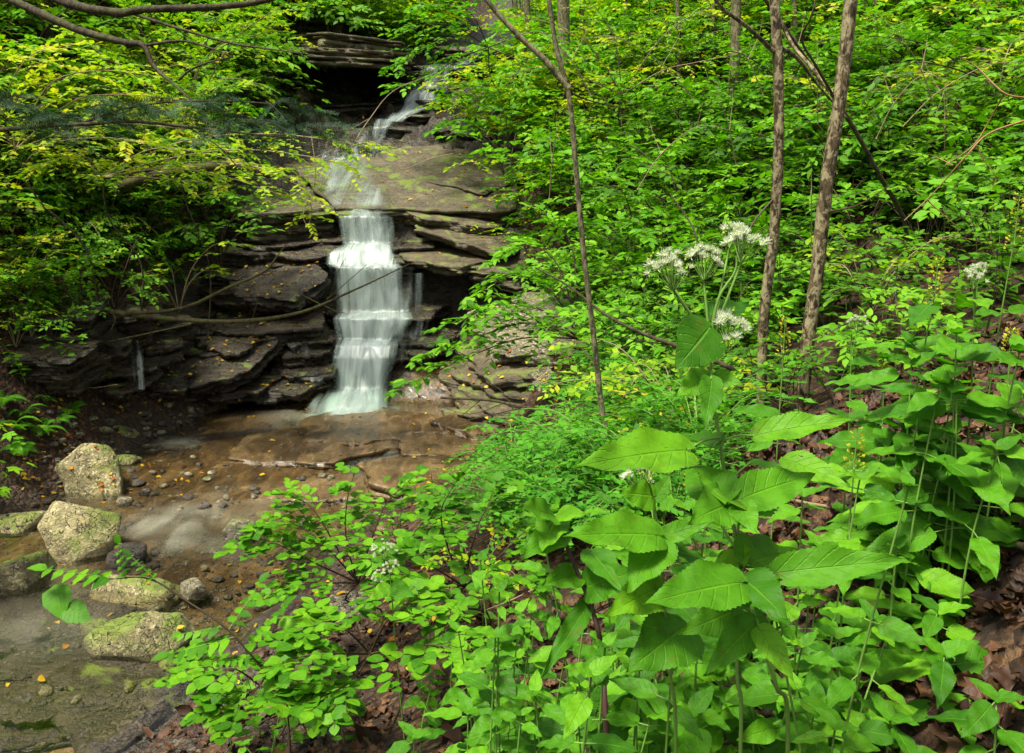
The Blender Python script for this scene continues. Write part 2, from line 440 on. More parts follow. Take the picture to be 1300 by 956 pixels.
# ------------------------------------------------------------------ rock shapes
def slab_shape(w, d, t, seed, nth=120, jag=.07, layer=.045, under=.22, dome=.012):
    g = rng_(seed)
    th = np.linspace(0, 2 * math.pi, nth, endpoint=False)
    k = g.integers(5, 7)
    al = np.linspace(0, 2 * math.pi, k, endpoint=False) + g.uniform(-.3, .3, k) + g.uniform(0, 1)
    dd = g.uniform(.82, 1.08, k)
    c = np.cos(th[:, None] - al[None, :]); r = np.min(np.where(c > .12, dd / np.maximum(c, .12), 9), axis=1)
    r = np.minimum(r, 1.32)
    ux, uy = np.cos(th), np.sin(th)
    nl = max(2, int(round(t / layer)))
    zc = np.concatenate([[0], np.cumsum(g.uniform(.5, 1.5, nl))]); zc = -zc / zc[-1] * t
    rings = []
    def ring(off, z, jseed, zz=0):
        q = np.stack([ux * r * w * .5 * 3.0, uy * r * d * .5 * 3.0, np.full(nth, jseed * 5.3)], -1)
        nz = fbm(q * 3.2, 3, seed * .37 + jseed, .6) * jag * .5 + np.round(fbm(q * 1.1, 2, seed * .53) * 4) / 4 * jag * 2.0 + np.round(fbm(q * .8, 1, seed * .7 + jseed * 2.2) * 3) / 3 * jag * .8
        ex = np.maximum(r * w * .5 - off + nz, .03); ey = np.maximum(r * d * .5 - off + nz, .03)
        return np.stack([ux * ex, uy * ey, np.full(nth, z) + zz], -1)
    cen = lambda s, z: np.stack([ux * r * w * .5 * s, uy * r * d * .5 * s, np.full(nth, z)], -1)
    top = []
    for s in (.12, .3, .5, .7, .86):
        q = cen(s, 0); q[:, 2] += fbm(np.stack([q[:, 0] * 2.5, q[:, 1] * 2.5, q[:, 0] * 0 + seed], -1), 4) * dome * 2.2 + dome * (1 - s)
        top.append(q)
    rings += top
    for i in range(nl):
        off = (g.uniform(0, 1) ** 1.6) * .11 + under * (i / nl) ** 1.5 * min(d, w) * .35
        if i == 0: off *= .25
        hz = fbm(np.stack([ux * w * 1.5, uy * d * 1.5, 0 * ux + i + seed], -1), 3) * .018
        rings.append(ring(off + .012, zc[i], i, hz + .0)); rings.append(ring(off, zc[i] * .85 + zc[i + 1] * .15, i, hz))
        rings.append(ring(off + .01, zc[i + 1], i, hz * .5))
    rings.append(cen(.4, -t))
    V = np.concatenate(rings); T = grid_tris(len(rings), nth, True)
    n0 = len(V)
    V = np.vstack([V, [[0, 0, dome]], [[0, 0, -t]]])
    j = np.arange(nth); j2 = (j + 1) % nth; b0 = (len(rings) - 1) * nth
    T = np.vstack([T, np.stack([np.full(nth, n0), j, j2], -1), np.stack([np.full(nth, n0 + 1), b0 + j2, b0 + j], -1)])
    V[:, 1] += d * .5
    return V, T

def rotm(yaw, pitch, roll):
    return np.array(Matrix.Rotation(yaw, 3, 'Z') @ Matrix.Rotation(pitch, 3, 'X') @ Matrix.Rotation(roll, 3, 'Y'))

def slab_at(parent, u, v, Y, w, d, t, yaw=0, pitch=0, roll=0, seed=1, mat='ledge', name="rock_slab", **kw):
    """slab whose front top edge is centred on photograph pixel (u, v) at distance Y; angles in degrees"""
    if pitch < 0: pitch = 3 - 1.5 * pitch
    V, T = slab_shape(w * 1.12, d, t, seed, **kw)
    V = V @ rotm(R(yaw), R(pitch), R(roll)).T + P(u, v, Y)
    solid(V, T)
    return link(name, mesh_np(name, V, T, M[mat]), parent)

_ico = {}
def ico(sub):
    if sub not in _ico:
        import bmesh
        b = bmesh.new(); bmesh.ops.create_icosphere(b, subdivisions=sub, radius=1)
        b.verts.ensure_lookup_table()
        V = np.array([v.co[:] for v in b.verts]); T = np.array([[v.index for v in f.verts] for f in b.faces]); b.free()
        _ico[sub] = (norm(V), T)
    return _ico[sub]

def boulder_shape(w, d, h, seed, sub=4, cuts=13, sharp=.8, rough=.035):
    g = rng_(seed); D, T = ico(sub)
    N = norm(g.normal(size=(cuts, 3)) * np.array([1, 1, .9])); N[0] = norm([g.uniform(-.15, .15), g.uniform(-.15, .15), 1]); N[1] = -N[0]
    dd = g.uniform(.62, .95, cuts); dd[0] = .8; dd[1] = .7
    c = D @ N.T; rr = np.where(c > .05, dd / np.maximum(c, .05), 4.0)
    p = 4 + sharp * 18
    r = (np.sum(rr ** -p, axis=1)) ** (-1 / p)
    r = np.minimum(r, 1.25)
    V = D * r[:, None]
    V = V + D * (fbm(V * 2.2, 4, seed) * rough * 2.2 + fbm(V * 9, 3, seed + 5) * rough * .7)[:, None]
    V = V * np.array([w, d, h]) * .5 / np.array([np.ptp(V[:, 0]), np.ptp(V[:, 1]), np.ptp(V[:, 2])]) * 2
    V[:, 2] -= V[:, 2].min()
    return V, T

# ------------------------------------------------------------------ the ledges beside, under and above the fall
cx = np.linspace(-5.4, .5, 110); cy = np.linspace(11.6, 21.5, 120)
def cliffz(X, Y):
    q = np.stack([X, Y, 0 * X], -1)
    z = hfun(X, Y)
    st = z + .55 * fbm(q * .8, 4, 9)
    stp = .26 + 0 * z
    f = st / stp; k = np.floor(f); fr = np.clip((f - k - .5) * 4 + .5, 0, 1)
    edge = np.minimum.reduce([(X + 5.4) / .9, (.5 - X) / .9, (Y - 11.6) / .3, (21.5 - Y) / .6]); edge = np.clip(edge, 0, 1)
    hol = np.clip(1 - np.abs(X + .95) / .55, 0, 1) ** .5 * np.clip(1 - np.abs(Y - 12.95) / .75, 0, 1) ** .5
    return z - .12 + edge * ((k + fr) * stp - z + .16) + edge * .16 * fbm(q * 3.5, 4, 12) - 1.1 * hol
V, T, tint = heightfield("rock_cliff", cx, cy, cliffz, None)
cliff = link("rock_cliff", mesh_np("rock_cliff", V, T, M['ledge'], tint)); tag(cliff, kind="structure"); solid(V, T)

S = lambda *a, **k: slab_at(cliff, *a, **k)
# left stack, from the lip of the fall down to the pool
S(348, 268, 13.2, 1.75, 1.7, .50, 4, -3, 2, seed=11, mat='cap')
S(330, 312, 12.95, 1.9, 1.6, .20, -3, -2, 0, seed=12)
S(352, 329, 12.7, 1.75, 1.5, .26, 5, -8, 3, seed=13)
S(300, 352, 12.6, 1.2, 1.2, .30, -5, -6, 6, seed=14)
S(352, 382, 12.1, 1.15, 1.2, .28, 12, -16, -7, seed=15)
S(300, 372, 12.45, 1.6, 1.1, .28, -8, -5, 4, seed=151)
S(325, 424, 11.9, 1.55, 1.2, .24, 6, -8, -3, seed=16)
S(232, 424, 12.0, 1.5, 1.3, .30, -6, -8, 4, seed=17)
S(262, 482, 11.25, 1.45, 1.3, .26, 16, -14, -9, seed=18)
S(180, 440, 11.7, 1.5, 1.4, .32, -8, -6, 8, seed=181)
S(160, 398, 12.1, 1.7, 1.4, .35, -8, -6, 8, seed=182)
S(385, 452, 11.95, .95, 1.0, .20, 10, -8, -4, seed=19)
S(388, 478, 11.75, .92, .9, .17, 8, -7, -3, seed=20)
S(352, 500, 11.5, 1.25, .9, .15, 10, -6, -3, seed=21)
S(372, 437, 12.05, .9, .9, .18, -10, -8, 3, seed=22)
S(215, 505, 11.2, .8, .8, .22, 10, -3, 5, seed=23)
def ground_Y(u, v):
    for Yq in np.arange(3, 30, .08):
        q_ = P(u, v, Yq)
        if q_[2] < hfun(q_[0], q_[1]): return Yq
    return 30
for i, (u, v, w_, d_, t_, yw) in enumerate([(40, 428, 1.0, .9, .3, -20), (85, 440, .9, .8, .26, -10), (20, 458, .9, .8, .3, -25), (120, 436, .9, .8, .24, -6), (110, 466, .8, .7, .22, -8), (60, 478, .7, .6, .2, -15), (150, 470, .8, .7, .2, 0), (160, 446, .9, .8, .25, 0), (90, 405, 1.1, .9, .3, -12), (130, 400, 1.0, .9, .3, -5), (170, 415, 1.0, .9, .3, 0), (20, 405, 1.1, .9, .3, -20), (195, 490, .7, .6, .18, 6), (135, 496, .6, .5, .16, 0)]):
    S(u, v, ground_Y(u, v) - .22, w_, d_, t_, yw, -6, 4, seed=700 + i)
S(60, 425, 11.2, 1.5, 1.3, .3, -14, -4, 6, seed=241)
S(20, 462, 10.4, 1.2, 1.0, .3, -16, -4, 6, seed=242)
S(115, 462, 10.9, 1.1, .9, .22, -6, -8, 4, seed=243)
S(150, 478, 10.8, .8, .7, .18, 4, -10, -4, seed=244)
S(70, 395, 11.5, 1.5, 1.2, .35, -12, -4, 6, seed=245)
S(225, 455, 11.6, 1.3, 1.1, .22, 2, -10, -2, seed=246)
S(290, 446, 11.6, 1.1, 1.1, .2, 6, -8, -3, seed=247)
S(300, 500, 11.4, 1.0, .8, .2, 8, -6, -4, seed=248)
S(300, 326, 12.9, 1.9, 1.3, .14, 3, -3, 1, seed=249)
S(280, 292, 13.3, 1.9, 1.4, .16, -4, -3, 3, seed=250, mat='cap')
S(120, 360, 12.4, 1.9, 1.6, .4, -14, -2, 8, seed=24)
S(250, 335, 12.9, 1.8, 1.6, .35, -8, -2, 4, seed=25)
# the steps the water runs over
S(470, 272, 13.62, 2.6, 2.6, .30, 0, -4, 1, seed=31, mat='cap', jag=.03)
S(470, 318, 13.25, 1.6, 1.3, .22, 0, -5, 0, seed=32)
S(470, 338, 13.05, 1.75, 1.3, .16, 2, -4, 0, seed=33)
S(480, 402, 12.75, 1.6, 1.2, .30, -3, -6, 0, seed=34)
S(462, 436, 12.4, 1.5, 1.1, .24, 3, -8, 0, seed=35)
S(462, 456, 12.25, 1.3, 1.0, .42, -2, -4, 0, seed=36)
S(520, 440, 12.4, .9, .9, .5, -12, -6, -4, seed=37)
# right of the fall: curved strata and the dark hollow
S(572, 284, 13.5, 1.7, 1.8, .22, -6, -6, 9, seed=41, mat='cap')
S(588, 308, 13.2, 1.6, 1.6, .16, -8, -6, 10, seed=42, mat='cap')
S(566, 338, 12.75, 1.5, 1.7, .16, -3, -5, 2, seed=43, mat='cap', under=.05)
S(640, 345, 12.8, 1.2, 1.4, .3, -14, -6, 8, seed=44, mat='cap')
S(590, 440, 12.6, 1.6, 1.2, .5, -10, -5, 4, seed=45)
# onion-like layers curving down to the pool on the right
for i, (u, v, Y, w_, d_, t_, yw, pt) in enumerate([(655, 452, 10.9, 2.0, 1.7, .20, -44, -13), (640, 482, 10.75, 1.9, 1.2, .13, -46, -11), (622, 500, 10.75, 1.9, 1.0, .11, -47, -9), (612, 518, 10.6, 1.9, 1.0, .11, -48, -8),
        (606, 535, 10.4, 1.8, .9, .11, -49, -7), (606, 556, 10.15, 1.7, .9, .11, -50, -6), (616, 582, 9.8, 1.5, .8, .11, -52, -5), (640, 610, 9.3, 1.3, .8, .12, -54, -5), (700, 500, 10.2, 1.2, 1.3, .5, -40, -12), (575, 486, 11.4, 1.0, .8, .14, -40, -6), (690, 560, 9.6, 1.0, 1.0, .4, -44, -10)]):
    S(u, v, Y, w_, d_, t_, yw, pt, 4, seed=1000 + i, mat='slabrock' if i in (0, 8, 10) else 'cap', under=.10)
S(610, 172, 16.8, 1.4, 1.3, .2, -10, -4, 5, seed=50)
S(470, 176, 17.0, 1.5, 1.2, .2, 5, -3, 0, seed=501)
S(620, 120, 18.2, 1.6, 1.4, .25, -8, -4, 3, seed=502)
S(640, 96, 18.9, 1.8, 1.4, .25, -8, -4, 3, seed=503)
S(512, 266, 13.8, 3.1, 2.9, .30, -2, 21, 2, seed=61, mat='cap', jag=.035)
S(600, 240, 14.5, 1.5, 2.2, .22, -14, 17, 5, seed=62, mat='cap')
S(430, 216, 15.4, 1.7, 1.6, .18, 6, 12, -2, seed=63, mat='cap')
# bare sloping slab above the lip, upper steps, cave roof
S(560, 184, 16.6, 2.0, 1.6, .16, -3, -3, 3, seed=64)
S(560, 166, 16.9, 2.1, 1.6, .20, 3, -3, 2, seed=65)
S(562, 148, 17.4, 2.0, 1.6, .22, -3, -3, 2, seed=66)
S(570, 128, 17.9, 2.1, 1.6, .22, 3, -3, 0, seed=67)
S(540, 112, 18.4, 1.6, 1.6, .3, 0, -3, 0, seed=68)
S(565, 84, 18.9, 2.4, 2.0, .3, 0, -3, 0, seed=69)
S(640, 62, 19.6, 3.4, 2.4, .3, -4, -3, 3, seed=70, mat='cap')
S(430, 188, 16.8, 2.4, 1.6, .22, 4, -3, -2, seed=71)
S(410, 160, 17.3, 2.6, 1.8, .24, 4, -3, -2, seed=72)
S(410, 134, 17.9, 2.9, 2.6, .24, 4, -2, -3, seed=73)
S(425, 72, 17.2, 2.3, 3.4, .16, 3, -2, 2, seed=74, mat='cap', under=.05)
S(420, 60, 17.3, 2.5, 3.3, .14, -3, -1, 2, seed=75, mat='cap', under=.05)
S(428, 42, 17.5, 2.4, 3.2, .26, 2, 2, 4, seed=76, mat='cap', under=.05)
S(350, 100, 17.6, 1.1, 2.6, 1.1, 10, -2, 4, seed=77)
S(505, 92, 18.6, 1.0, 2.2, .9, -8, -2, -4, seed=78)

# ------------------------------------------------------------------ brook bed: flat shelves under a film of water
bx = np.linspace(-6.0, .3, 150); by = np.linspace(3.2, 12.6, 200)
def bedz(X, Y):
    q = np.stack([X, Y, 0 * X], -1)
    z = hfun(X, Y)
    m = brook_mask(X, Y)
    s = fbm(q * np.array([.55, .8, 1]) + 4.1, 3, 21)
    step = np.floor((s + .05 * fbm(q * 4, 2, 3)) * 5) / 5
    return z - .03 + np.clip(m * 1.6 - .55, 0, 1) * (.075 + .11 * step)
V, T, tint = heightfield("stream_bed", bx, by, bedz, None)
bed = link("stream_bed", mesh_np("stream_bed", V, T, M['bed'], tint, smooth=True)); tag(bed, kind="structure"); solid(V, T)
for a in [(395, 598, 9.35, 1.9, 1.35, .10, 8, 1, 0, 81), (455, 575, 9.9, 1.8, 1.6, .10, -8, 1, 0, 82), 
          (450, 652, 8.2, 1.5, .9, .10, 6, 0, 2, 84),
          (560, 600, 9.3, 1.4, 1.2, .10, -14, 1, 3, 87), (560, 655, 8.0, 1.7, 1.2, .14, -10, -1, 6, 88), (75, 830, 5.7, 1.3, .9, .1, 8, 0, 0, 89),
          (570, 720, 6.9, 1.2, .9, .14, -10, -1, 8, 90), (600, 560, 10.2, 1.0, 1.2, .10, -14, 1, 3, 91),
          (60, 800, 6.2, 1.1, .8, .10, 12, 0, 0, 92), (15, 850, 5.5, 1.2, .8, .12, -8, 0, 2, 93), (95, 890, 5.1, 1.0, .7, .10, 14, 0, 0, 94), (40, 930, 4.8, 1.3, .8, .12, 5, 0, 0, 95), (160, 930, 4.8, 1.1, .7, .1, -10, 0, 3, 96), (40, 985, 4.5, 1.5, .8, .12, 6, 0, 0, 97), (130, 990, 4.4, 1.1, .8, .12, -6, 0, 0, 98)]:
    a = (a[0], a[1] - .115 / a[2] * FPX, *a[2:])
    slab_at(bed, *a[:9], seed=a[9], mat='bed' if a[9] < 89 or a[9] in (90, 91) else 'ledge', name="bedrock_shelf", under=.05, dome=.012, layer=.05, jag=.06)
# ------------------------------------------------------------------ water
def sheet(rows, nu=40, sub=8, seed=0, bulge=.05, dens=1.0, jitter=.045, edge=.22, tk=1.0):
    """rows: (v, Y, u_left, u_right, thickness) -> falling sheet as V, T, tint, uv"""
    rows = np.array(rows, float)
    L = np.array([P(r[2], r[0], r[1]) for r in rows]); Rr = np.array([P(r[3], r[0], r[1]) for r in rows])
    n = (len(rows) - 1) * sub + 1
    tt = np.linspace(0, len(rows) - 1, n); k = np.minimum(tt.astype(int), len(rows) - 2); f = tt - k
    f = np.where(True, f * f * (3 - 2 * f) * .5 + f * .5, f)[:, None]
    Lc = L[k] * (1 - f) + L[k + 1] * f; Rc = Rr[k] * (1 - f) + Rr[k + 1] * f
    th = np.interp(tt, np.arange(len(rows)), rows[:, 4]) * tk
    s = np.linspace(0, 1, nu)[None, :, None]
    sh = .5 * fbm(np.stack([s[0, :, 0] * 4.5, 0 * s[0, :, 0] + seed, 0 * s[0, :, 0]], -1), 3, seed + 4) * 2
    env = np.clip(np.minimum(tt, len(rows) - 1 - tt), 0, 1)
    tc = np.clip(tt[:, None] + sh[None, :] * env[:, None], 0, len(rows) - 1 - 1e-6); kc = np.minimum(tc.astype(int), len(rows) - 2); fc = tc - kc
    fc = (fc * fc * (3 - 2 * fc) * .4 + fc * .6)[..., None]
    V = (L[kc] * (1 - fc) + L[kc + 1] * fc) * (1 - s) + (Rr[kc] * (1 - fc) + Rr[kc + 1] * fc) * s
    wid = np.linalg.norm(Rc - Lc, axis=1)
    arc = np.concatenate([[0], np.cumsum(np.linalg.norm(np.diff(.5 * (Lc + Rc), axis=0), axis=1))])
    q = np.stack([V[..., 0] * 3.2, arc[:, None] * 1.6 + 0 * V[..., 0], 0 * V[..., 0] + seed], -1)
    nz = fbm(q, 3, seed) * jitter * 2 + fbm(q * np.array([7, .6, 1]), 2, seed + 2) * .012
    ed = np.sin(np.pi * s[0, :, 0]) ** .5
    V[..., 1] -= bulge * ed[None, :] + nz
    V[..., 2] += nz * .5
    e = np.minimum(s[0, :, 0], 1 - s[0, :, 0]) / edge
    en = np.clip(e[None, :] + .55 * fbm(q * np.array([2, .7, 1]), 2, seed + 8), 0, 1)
    a = np.clip(th[:, None] * en * dens, 0, 1)
    tint = np.stack([a, a, a, np.ones_like(a)], -1).reshape(-1, 4)
    uv = np.stack([(s[0, :, 0][None, :] - .5) * wid.mean() + 0 * a, arc[:, None] + 0 * a], -1).reshape(-1, 2) + seed * 3.3
    return V.reshape(-1, 3), grid_tris(n, nu), tint, uv

MAIN = [(256, 14.35, 405, 500, .0), (268, 13.8, 412, 502, .45), (275, 13.56, 420, 503, .52), (309, 13.45, 426, 505, .62), (318, 13.12, 410, 511, .82),
        (334, 12.96, 404, 520, .74), (340, 12.88, 414, 527, .62), (396, 12.8, 420, 527, .60), (404, 12.5, 414, 530, .78), (430, 12.42, 424, 514, .66),
        (438, 12.2, 420, 508, .88), (454, 12.08, 416, 505, .84), (492, 12.0, 414, 497, .70), (504, 11.75, 404, 498, .95), (522, 11.4, 396, 498, .9), (532, 11.15, 388, 492, .0)]
fall = MB()
for sd_, (du, dy, den) in enumerate([(0, 0, 1.0), (4, -.08, .8)]):
    fall.add(*sheet([(v, y + dy, ul + du + 3 * sd_, ur + du - 4 * sd_, t_) for v, y, ul, ur, t_ in MAIN], 64, 8, sd_ + 1, dens=den))
for sd_, rows in enumerate([
        [(336, 12.95, 372, 418, .35), (344, 12.8, 372, 420, .4), (396, 12.7, 366, 420, .32), (404, 12.5, 362, 420, .3), (428, 12.3, 360, 420, .12)],
        [(428, 12.0, 352, 422, .18), (440, 11.92, 352, 424, .35), (455, 11.85, 356, 424, .18)],
        [(478, 11.72, 372, 424, .3), (482, 11.68, 372, 424, .35), (500, 11.6, 380, 424, .1)],
        [(404, 12.45, 500, 556, .25), (430, 12.2, 505, 548, .3), (470, 12.1, 505, 530, .12)],
        [(346, 12.88, 520, 545, .35), (396, 12.82, 520, 540, .2)],
        [(500, 11.42, 310, 345, .22), (514, 11.40, 312, 345, .25), (520, 11.38, 312, 346, .1)],
        [(496, 11.9, 396, 510, .2), (516, 11.4, 380, 516, .75), (530, 11.1, 368, 506, .6), (546, 10.75, 350, 490, .0)],
        [(470, 12.0, 402, 512, .15), (500, 11.7, 390, 516, .5), (522, 11.2, 372, 522, .42), (540, 10.85, 356, 505, .0)]]):
    fall.add(*sheet(rows, 28, 6, sd_ + 11, edge=.45))
waterfall = link("waterfall", fall.mesh("waterfall", M['fall'], True))
tag(waterfall, "silky white waterfall stepping down dark ledges into the pool", "waterfall", kind="structure")
up = MB()
for sd_, rows in enumerate([
        [(80, 19.0, 545, 590, .3), (86, 18.75, 512, 586, .6), (110, 18.6, 508, 584, .6), (118, 18.3, 505, 570, .8), (134, 18.0, 500, 560, .85), (148, 17.6, 488, 530, .8), (156, 17.3, 482, 520, .5)],
        [(154, 17.4, 470, 508, .5), (163, 17.1, 468, 500, .7), (180, 17.0, 462, 498, .5), (190, 16.6, 440, 490, .4), (204, 16.2, 410, 480, .45), (216, 15.7, 395, 470, .35), (240, 14.9, 395, 490, .16), (262, 14.1, 410, 500, .2)],
        [(188, 16.75, 404, 430, .4), (200, 16.5, 402, 432, .45), (210, 16.1, 400, 440, .2)],
        [(64, 19.6, 590, 640, .25), (72, 19.3, 580, 630, .35), (82, 19.0, 560, 610, .4)]]):
    up.add(*sheet(rows, 40, 8, sd_ + 31, bulge=.06, edge=.4, tk=.8))
upper_fall = link("upper_cascade", up.mesh("upper_cascade", M['fall'], True))
tag(upper_fall, "thin white cascade under the leafy branches above the bare slab", "waterfall", kind="structure")
# film of water over the brook bed
wx = np.linspace(-5.6, -.2, 130); wy = np.linspace(3.4, 12.2, 190)
WX, WY = np.meshgrid(wx, wy, indexing='ij')
q = np.stack([WX, WY, 0 * WX], -1)
flat = np.interp(WY, BY, BZ)
WZ = flat + .085 + .12 * np.clip((7.0 - WY) / 1.2, 0, 1) + .012 * fbm(q * 1.7, 3, 5) - .35 * np.clip(.25 - brook_mask(WX, WY), 0, 1)
foam = np.zeros_like(WX)
for (u, v, Y, r, a) in [(445, 532, 11.2, .75, .7), (310, 636, 8.3, .4, .22), (260, 655, 7.9, .45, .28), (205, 672, 7.6, .4, .36), (215, 690, 7.3, .3, .26), (230, 560, 10.1, .3, .16), (280, 690, 7.2, .35, .15), (55, 830, 5.7, .5, .10), (395, 545, 10.8, .6, .22)]:
    c = P(u, v, Y); foam = np.maximum(foam, a * np.exp(-((WX - c[0]) ** 2 + ((WY - c[1]) * 1.4) ** 2) / r ** 2))
V = np.stack([WX, WY, WZ], -1).reshape(-1, 3); f_ = foam.ravel()
brook = link("stream_water", mesh_np("stream_water", V, grid_tris(len(wx), len(wy)), M['brook'], np.stack([f_, f_, f_, 1 + 0 * f_], -1), smooth=True))
tag(brook, kind="structure")

# ------------------------------------------------------------------ boulders
def boulder(u, v, Y, wpx, h, seed, mat, label, d=None, yaw=0, tilt=(0, 0), sub=4, name="boulder", cat="boulder", group=None, **kw):
    """(u, v): where the middle of the boulder's foot shows"""
    p = P(u, v, Y) - np.array([0, 0, .07]); w = wpx / FPX * Y * 1.14; h = h * 1.1
    Vb, Tb = boulder_shape(w, d or w * .8, h, seed, sub, **kw)
    Vb = Vb @ rotm(R(yaw), R(tilt[0]), R(tilt[1])).T
    o = link(name, mesh_np(name, Vb, Tb, M[mat], smooth=True), None, p)
    tag(o, label, cat, group); solid(Vb + p, Tb)
    return o
boulder(118, 622, 8.65, 82, .50, 101, 'lichen', "large rounded lichen-crusted boulder beside the dry gravel bank", sub=5, d=.62)
boulder(95, 722, 7.05, 98, .56, 102, 'lichen', "pale triangular boulder leaning like a slab by the brook", sub=5, d=.42, tilt=(-16, 10), sharp=1, cuts=10)
boulder(22, 752, 6.55, 84, .36, 103, 'mossy', "broad blocky grey boulder at the foot of the triangular one", sub=5, d=.6)
boulder(182, 776, 6.35, 110, .34, 104, 'lichen', "flat-topped pale boulder behind the moss-covered one", sub=5, d=.42, tilt=(6, 6), sharp=1, cuts=9)
boulder(178, 856, 5.55, 122, .47, 105, 'mossy', "big boulder with a green moss coat beside the brook", sub=5, d=.52)
boulder(112, 826, 5.8, 34, .32, 106, 'mossy', "narrow upright stone wedged beside the moss-covered boulder", d=.2, tilt=(0, 18))
boulder(15, 668, 7.65, 84, .16, 107, 'lichen', "low flat slab of stone lying on the muddy bank", d=.4)
boulder(148, 558, 10.1, 52, .26, 108, 'mossy', "dark moss-topped boulder under the fallen limb", d=.4)
boulder(92, 584, 9.4, 36, .24, 109, 'mossy', "small mossy stone touching the large rounded boulder")
boulder(160, 586, 9.4, 34, .13, 110, 'mossy', "low green stone behind the large rounded boulder")
boulder(301, 680, 7.35, 42, .19, 111, 'slabrock', "reddish brown rounded stone at the edge of the shallow water", d=.28)
boulder(166, 714, 6.95, 46, .2, 112, 'pebble', "wet brown stone shining in the brook", d=.3, tilt=(0, -18))
boulder(247, 748, 6.3, 36, .13, 113, 'slabrock', "squarish pale stone beside the flat-topped boulder", d=.18)
boulder(222, 872, 5.3, 44, .24, 114, 'mossy', "dark rounded stone tucked against the moss-covered boulder")
# the large leaning lichen rock on the right bank, and its neighbours
boulder(655, 650, 8.6, 95, .30, 123, 'slabrock', "low pale rock at the foot of the yellow-flowered patch", d=.6, yaw=-30, tilt=(0, 14))
boulder(540, 738, 6.5, 150, .26, 124, 'slabrock', "pale flat rock half hidden under the round-leaved shrub", d=.7, tilt=(0, 8))
boulder(455, 800, 5.4, 120, .22, 125, 'slabrock', "small pale rock among the low foreground leaves", d=.5, tilt=(0, 8))
boulder(470, 196, 16.4, 26, .24, 126, 'ledge', "brown rock lodged in the upper stream above the slab")

bvh = None
def build_bvh():
    global bvh
    Vv = np.concatenate(BV); Tt = np.concatenate(BT)
    bvh = BVHTree.FromPolygons(Vv.tolist(), Tt.tolist(), all_triangles=True)
build_bvh()
def drop(x, y, top=30.0):
    h = bvh.ray_cast(Vector((x, y, top)), Vector((0, 0, -1)))
    return (np.array(h[0]), np.array(h[1])) if h[0] is not None else (np.array([x, y, float(hfun(x, y))]), np.array([0, 0, 1.]))
def hit(u, v):
    d = P(u, v, 1.0); h = bvh.ray_cast(Vector((0, 0, 0)), Vector(d))
    return (np.array(h[0]), np.array(h[1])) if h[0] is not None else (P(u, v, 30), np.array([0, 0, 1.]))

tr = MB()
for sd_, (du, hw, vs0, vs1, tk_) in enumerate([(0, 6, 432, 494, .6), (-8, 3, 446, 484, .35)]):
    rows = []
    for vv in np.linspace(vs0, vs1, 8):
        Yh = min(hit(176 + du + (vv - 440) * .08, vv)[0][1], 11.6) - .06
        if rows: Yh = min(Yh, rows[-1][1])
        uc = 176 + du + (vv - 440) * .08; rows.append((vv, Yh, uc - hw, uc + hw, tk_))
    tr.add(*sheet(rows, 14, 6, sd_ + 51, bulge=.02, edge=.4, jitter=.01))
trickle = link("side_trickle", tr.mesh("side_trickle", M['fall'], True)); tag(trickle, "thin trickle of water dripping off the low mossy ledge", "waterfall", kind="structure")

# thin sheet of water sliding over the bare slab between the two falls, and veils beside the main fall
def drape(path, nu, seed, dens, nv=40):
    path = np.array(path, float); t = np.linspace(0, len(path) - 1, nv); k = np.arange(len(path))
    vv = np.interp(t, k, path[:, 0]); uc = np.interp(t, k, path[:, 1]); hw = np.interp(t, k, path[:, 2])
    Vd = np.zeros((nv, nu, 3)); s_ = np.linspace(-1, 1, nu)
    for i in range(nv):
        for j in range(nu):
            p_, n_ = hit(uc[i] + hw[i] * s_[j], vv[i]); Vd[i, j] = p_ + norm(n_ + np.array([0, -.4, .3])) * .022
    arc_ = np.linspace(0, 3.5, nv)
    q_ = np.stack([Vd[..., 0] * 2.5, arc_[:, None] + 0 * Vd[..., 0], 0 * Vd[..., 0] + seed], -1)
    a_ = dens * np.clip((1 - np.abs(s_))[None, :] * 2.2 + .5 * fbm(q_, 3, seed), 0, 1) * np.clip(np.minimum(t, len(path) - 1 - t) * 2.2, 0, 1)[:, None]
    a_ = np.clip(a_, 0, 1)
    Dd = np.linalg.norm(np.diff(Vd, axis=0), axis=2); 
    return Vd.reshape(-1, 3), grid_tris(nv, nu), np.stack([a_, a_, a_, 1 + 0 * a_], -1).reshape(-1, 4), np.stack([Vd[..., 0], arc_[:, None] + 0 * a_], -1).reshape(-1, 2)
dm = MB()
dm.add(*drape([(140, 500, 22), (165, 480, 20), (188, 462, 26), (205, 445, 36), (225, 440, 46), (250, 448, 48), (270, 460, 44)], 22, 71, .40))
dm.add(*drape([(186, 418, 14), (200, 420, 18), (222, 430, 30), (245, 440, 36)], 14, 72, .40, 24))
tag(link("slab_water", dm.mesh("slab_water", M['fall'], True)), "thin film of water sliding over the bare slab above the fall", "waterfall", kind="structure")

